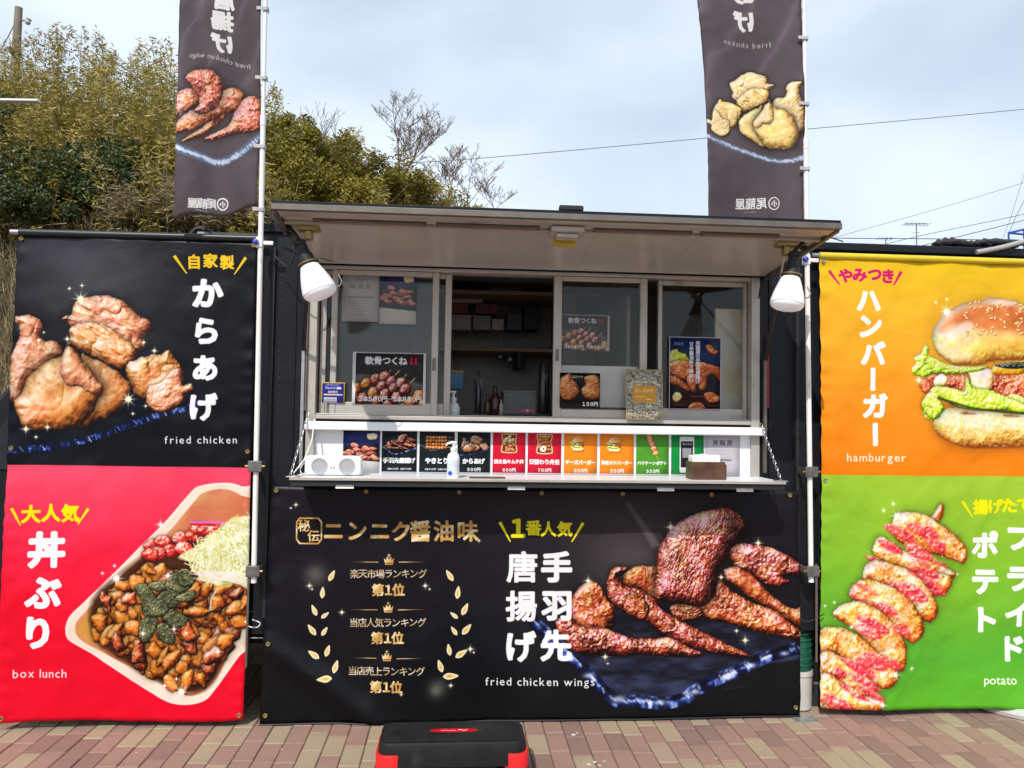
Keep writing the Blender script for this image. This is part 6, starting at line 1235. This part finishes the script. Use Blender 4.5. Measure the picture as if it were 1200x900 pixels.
# taller single bamboos that stand against the sky
for k, px in enumerate([-30, 8, 34, 47, 66, 78, 96, 113, 131, 148, 160, 176, 190, 322, 336]):
    x = PY(px, 90, 12.0)[0]; z = float(terrain(x, 12.)); top = {0: 70}.get(k, [96, 84, 72, 58, 48, 62, 52, 66, 60, 78, 64, 74, 88, 116, 122][k]-10); h = PY(px, top, 12.)[2]-z
    C, L_ = bamboo_arrays(x, 12.0+rng.uniform(-.3, .3), z, h, 620, spread=.30, lean=rng.normal(size=2)*.03); t = thing('bamboo', ('feathery bamboo standing against the sky, '+ORD[k]+' along the crest from the left edge') if k < 13 else ('feathery bamboo rising just right of the left flag pole, '+('nearest the pole' if k == 13 else 'a little further right')), 'bamboo', (x, 12., z), group='tall bamboos along the crest')
    quad_obj('foliage', L_, rng.rand(len(L_))*.7+.15, OLIVE, t); quad_obj('culm', C, rng.rand(len(C))*.5+.4, TAN, t)
def bush(label, cx, cy, zb, rx, ry, rz, n, m_, name='bush', L=.10, W=.05, clumps=26, group=None, cat='bush', sticks=40):
    t = thing(name, label, cat, (cx, cy, zb), group=group); c = rng.normal(size=(clumps, 3)); c /= np.linalg.norm(c, axis=1)[:, None]; c *= rng.uniform(.35, 1.0, clumps)[:, None]; c[:, 2] = np.abs(c[:, 2])*1.0
    c = c*np.array([rx, ry, rz])+np.array([cx, cy, zb+rz*.15]); cs = rng.uniform(.14, .34, clumps)*min(rx, rz)*1.25; k = rng.randint(0, clumps, n); P = rng.normal(size=(n, 3)); P /= np.linalg.norm(P, axis=1)[:, None]; P *= (rng.rand(n)[:, None]**.4)*cs[k][:, None]; P += c[k]
    tb = rng.rand(clumps)*.4; quad_obj('crown', leaves(P, L, W, rng, up=.1), np.clip(tb[k]+rng.rand(n)*.6, 0, 1), m_, t)
    a = np.tile(np.array([[cx, cy, zb]]), (sticks, 1))+rng.normal(size=(sticks, 3))*np.array([.1, .1, 0]); e = c[rng.randint(0, clumps, sticks)]+rng.normal(size=(sticks, 3))*.2; quad_obj('trunk', culms(a, e, .012), rng.rand(sticks*3)*.5, TAN, t); return t
def at_hill(px, py, Y): return PY(px, py, Y)
for px, py, Y, rx, rz, n, m_, lb_, nm in [(62, 262, 9.6, 1.15, 1.15, 7000, DARK, 'dark evergreen bush low on the hillside above the left banner', 'evergreen_bush'), (118, 262, 9.3, 1.0, 1.25, 6500, DARK, 'round dark green bush between the pale scrub and the dry grass', 'evergreen_bush'),
                                   (8, 225, 10.3, .9, 1.5, 5500, DARK, 'dark green bush at the left edge of the picture', 'evergreen_bush'), (20, 268, 8.8, .9, .8, 4500, DARK, 'low green bush at the left above the banner rod', 'evergreen_bush'), (190, 235, 10.2, .7, 1.0, 3600, OLIVE, 'olive bush behind the left flag', 'bush'),
                                   (330, 238, 10.6, .95, 1.5, 6000, YEL, 'yellow green tree right of the left flag', 'tree'), (372, 240, 10.2, .9, 1.25, 6000, YEL, 'bright yellow green bush above the left end of the awning', 'bush'), (400, 240, 11.0, .7, 1.2, 5000, OLIVE, 'olive green tree left of the bare tree', 'tree'),
                                   (450, 246, 10.4, .9, .95, 5000, YEL, 'low yellow green bush under the bare tree', 'bush'), (500, 258, 10.8, .9, .75, 2600, OLIVE, 'olive bush on the falling end of the hillside', 'bush'), (540, 262, 11.0, .6, .5, 1200, OLIVE, 'small olive bush at the right end of the hillside', 'bush')]:
    p = at_hill(px, py, Y); bush(lb_, p[0], Y, p[2], rx, rx*.8, rz, int(n*1.9), m_, name=nm, cat='tree' if nm == 'tree' else 'bush', L=.075 if m_ is not OLIVE else .10, W=.036 if m_ is not OLIVE else .024)
# dry grass and scrub
def tuft_field(name, label, boxes, n, m_, h=.5):
    Q = []; 
    for (px0, px1, py0, py1, Y0, Y1) in boxes:
        k = n//len(boxes); px = rng.uniform(px0, px1, k); py = rng.uniform(py0, py1, k); Y = rng.uniform(Y0, Y1, k); P = np.array([PY(a, b_, c_) for a, b_, c_ in zip(px, py, Y)]); d = rng.normal(size=(k, 3))*np.array([.35, .35, .1])+np.array([0, -.1, 1]); d /= np.linalg.norm(d, axis=1)[:, None]
        hh = h*rng.uniform(.4, 1.2, k)[:, None]; s = np.cross(d, rng.normal(size=(k, 3))); s /= np.linalg.norm(s, axis=1)[:, None]; w = .012*rng.uniform(.6, 1.4, k)[:, None]; Q.append(np.stack([P-s*w, P+s*w, P+d*hh+s*w*.2, P+d*hh-s*w*.2], 1))
    Q = np.concatenate(Q); return tag(quad_obj(name, Q, rng.rand(len(Q)), m_), label, 'grass', kind='stuff')
def slope_tufts(name, label, n, xr, yr, h, m_, dens=None):
    x = rng.uniform(*xr, n); y = rng.uniform(*yr, n); z = terrain(x, y); P = np.stack([x, y, z], 1); k = n; d = rng.normal(size=(k, 3))*np.array([.4, .4, .1])+np.array([0, -.15, 1]); d /= np.linalg.norm(d, axis=1)[:, None]
    hh = h*rng.uniform(.4, 1.3, k)[:, None]; s = np.cross(d, rng.normal(size=(k, 3))); s /= np.linalg.norm(s, axis=1)[:, None]; w = .011*rng.uniform(.6, 1.5, k)[:, None]
    return tag(quad_obj(name, np.stack([P-s*w, P+s*w, P+d*hh+s*w*.2, P+d*hh-s*w*.2], 1), rng.rand(n), m_), label, 'grass', kind='stuff')
slope_tufts('dry_grass', 'straw coloured dry grass and scrub over the lower hillside', 60000, (-14, 4.5), (5.2, 12.0), .55, STRAW)
for px, py, Y, rx, rz, n, lb_ in [(172, 262, 9.0, .7, .75, 4200, 'straw coloured dry clump behind the foot of the left flag'), (228, 268, 9.2, .8, .6, 3600, 'dry tan clump above the left banner rod'), (282, 268, 9.2, .7, .7, 3600, 'dry tan clump between the left flag and the awning')]:
    p = at_hill(px, py, Y); bush(lb_, p[0], Y, p[2], rx, rx*.8, rz, n, STRAW, name='dry_bush', L=.22, W=.022, sticks=60)

# bare trees
def bare_tree(label, px, pyb, pyt, Y, spread, seed, levels=6, name='bare_tree', r0=.045):
    r = random.Random(seed); b0 = PY(px, pyb, Y); h = PY(px, pyt, Y)[2]-b0[2]; t = thing(name, label, 'tree', tuple(b0), group='bare trees'); S0, S1, R = [], [], []
    def grow(p, d, l, rad, lv):
        q = p
        for s in range(3):
            d2 = Vector(d)+Vector((r.gauss(0, .09), r.gauss(0, .09), r.gauss(0, .05)+.03)); d2.normalize(); n_ = q+d2*(l/3); S0.append(tuple(q)); S1.append(tuple(n_)); R.append(max(rad*(1-.12*s), .0052)); q = n_; d = d2
            if lv < levels and (s > 0 or lv > 0) and r.random() < (.85 if lv < 3 else .68):
                o = Vector((r.uniform(-1, 1), r.uniform(-1, 1), r.uniform(.1, .8))).normalized(); grow(q, (d*1.0+o*spread).normalized(), l*r.uniform(.5, .72), rad*.55, lv+1)
        if lv < levels: grow(q, (Vector(d)+Vector((r.gauss(0, .2), r.gauss(0, .2), .12))).normalized(), l*.68, rad*.62, lv+1)
    grow(Vector(b0), Vector((0, 0, 1)), h*.34, r0, 0)
    A_, B_ = np.array(S0), np.array(S1); top = (B_[:, 2].max()-b0[2])/h; A_ = (A_-b0)*np.array([1.7, 1.3, 1/top])+b0; B_ = (B_-b0)*np.array([1.7, 1.3, 1/top])+b0
    R = np.array(R); big = R > .02; o = quad_obj('trunk', culms(A_[big], B_[big], R[big]), rng.rand(big.sum()*3)*.5, TWIG, t); quad_obj('branches', culms(A_[~big], B_[~big], R[~big]), rng.rand((~big).sum()*3), TWIG, t); return t
TWIG = leaf_mat('bare_twig', [(0, (.13, .095, .07)), (1, (.32, .25, .19))], trans=0.0)
bare_tree('tall bare tree with many upright branches above the awning', 458, 250, 108, 10.6, 1.0, 3, 6, r0=.045)
bare_tree('bare tree with a fan of fine twigs right of the tall bare tree', 520, 262, 152, 10.8, 1.1, 8, 6, r0=.035)
bare_tree('low bare tree with reddish twigs at the right end of the hill', 583, 262, 205, 11.0, 1.1, 12, 5, r0=.02)
bare_tree('thin bare tree behind the yellow green bush', 398, 250, 128, 11.4, .9, 17, 4, r0=.022)
bare_tree('small bare tree among the olive bushes right of the flag', 352, 240, 118, 11.6, .9, 23, 4, r0=.018)
bare_tree('spreading bare tree behind the fan of fine twigs', 545, 262, 172, 11.6, 1.1, 31, 5, r0=.022)

# ------------------------------------------------------------------ poles, wires, aerials
up_ = thing('utility_pole', 'weathered concrete utility pole rising behind the bamboo at the top left', 'utility pole', tuple(PY(16, 120, 15)*np.array([1, 1, 0])))
b0, t0 = PY(15, 130, 15), PY(22, 9, 15); conc = mat('weathered_pole', (.22, .18, .14), rough=.85, var=.2, scale=6, bump=.3)
MB().cyl((b0[0], 15, 3.0), tuple(b0), .13, .115, n=14).cyl(tuple(b0), tuple(t0), .115, .085, n=14).build('shaft', conc, up_, smooth=True)
for px, py, r_ in ((29, 24, .05), (27, 50, .045)):
    a = PY(px-6, py, 15); e = PY(px+4, py, 14.9); MB().cyl(a, e, .02, n=8).build('arm', M['galv'], up_); MB().lathe(PY(px+4, py+1, 14.9), (.3, 0, 1), [(-.08, .04), (-.03, .07), (.02, .05), (.05, .07), (.08, .03)], 14).build('insulator', mat('insulator', (.5, .48, .46), rough=.3), up_, smooth=True)
MB().lathe(PY(18, 60, 14.9), (0, 0, 1), [(-.06, .13), (.06, .13)], 12).build('band', M['aludark'], up_)
def wire(label, pts, r=.011, col='grey'):
    P_ = spline([tuple(p) for p in pts], 8, False); return tag(MB().tube([tuple(p) for p in P_], r, 5).build('power_line', mat('wire_grey', (.10, .10, .11), rough=.6), smooth=True), label, 'power line')
wire('pinkish overhead wire running down left from the utility pole', [PY(20, 22, 15), PY(0, 60, 15), PY(-60, 160, 15), PY(-140, 300, 15)], .012)
wire('long overhead wire crossing the sky from the bare trees to the right edge', [PY(380, 196, 22), PY(555, 186, 22), PY(870, 158, 22), PY(1200, 128, 22), PY(1500, 96, 22)], .012)
wire('faint overhead wire rising to the right above the aerials', [PY(960, 283, 26), PY(1080, 250, 26), PY(1200, 214, 26), PY(1400, 150, 26)], .009)
wire('upper of two overhead wires rising to the right edge', [PY(960, 305, 22), PY(1080, 276, 22), PY(1200, 251, 22), PY(1400, 205, 22)], .011)
wire('lower of two overhead wires rising to the right edge', [PY(960, 318, 21), PY(1080, 288, 21), PY(1200, 258, 21), PY(1400, 205, 21)], .014)
wire('nearly level dark wire just above the right part of the truck roof', [PY(880, 276, 18), PY(985, 279, 18), PY(1100, 280, 18), PY(1240, 283, 18)], .013)
wire('steep thin wire near the right edge of the picture', [PY(1165, 300, 24), PY(1182, 262, 24), PY(1200, 205, 24), PY(1240, 90, 24)], .008)
wire('second steep wire ending at the blue railing', [PY(1181, 276, 20), PY(1190, 255, 20), PY(1200, 235, 20), PY(1260, 110, 20)], .010)
def aerial(label, px, pyt, Y, w, n):
    b_ = PY(px, 330, Y); t_ = PY(px, pyt, Y); t = thing('tv_aerial', label, 'aerial', (b_[0], Y, 0), group='television aerials'); mt = mat('aerial_grey', (.22, .22, .23), rough=.5, metal=.4)
    MB().cyl((b_[0], Y, 0), tuple(t_), .022, n=8).build('mast', mt, t, smooth=True); MB().cyl((b_[0]-w, Y, t_[2]-.03), (b_[0]+w, Y, t_[2]+.02), .011, n=6).build('boom', mt, t)
    for k in range(n): x = b_[0]-w+2*w*k/(n-1); MB().cyl((x, Y-.22, t_[2]-.03), (x, Y+.22, t_[2]-.03), .009, n=5).cyl((x, Y, t_[2]-.10), (x, Y, t_[2]+.05), .007, n=5).build('element', mt, t)
    MB().cyl((b_[0]-.16, Y, t_[2]-.35), (b_[0]+.16, Y, t_[2]-.33), .008, n=5).build('cross_bar', mt, t)
aerial('television aerial with a long boom above the right banner', 1074, 262, 22, .42, 7); aerial('shorter television aerial nearer the awning', 1038, 279, 24, .26, 4)
ra = thing('blue_railing', 'blue painted steel stair railing beyond the right banner', 'railing', (PY(1190, 300, 12)[0], 12, 0)); bl = mat('blue_paint', (.03, .07, .40), rough=.5)
for (a, e) in (((1182, 273), (1300, 246)), ((1182, 273), (1300, 284))): MB().cyl(PY(a[0], a[1], 12), PY(e[0], e[1], 12), .024, n=8).build('rail', bl, ra, smooth=True)
for px, py in ((1182, 272), (1200, 269), (1225, 263), (1260, 255)): p = PY(px, py, 12); MB().cyl((p[0], 12, 0), tuple(p), .02, n=8).build('post', bl, ra, smooth=True)
sl = thing('street_lamp', 'slim white street lamp arm reaching in from the left edge', 'street lamp', (PY(-90, 120, 7)[0], 7, 0)); a, e = PY(-90, 124, 7), PY(46, 117, 7)
MB().cyl((a[0], 7, 0), tuple(a), .06, n=12).build('post', M['poleW'], sl, smooth=True); MB().cyl(a, a+(e-a)*.62, .028, n=12).build('arm', M['poleW'], sl, smooth=True); q = a+(e-a)*.62; MB().obox((q+e)/2, (float(np.linalg.norm(e-q)), .10, .035), Matrix.Rotation(-.03, 3, 'Y')).build('lamp_head', M['poleW'], sl, bevel=.01)
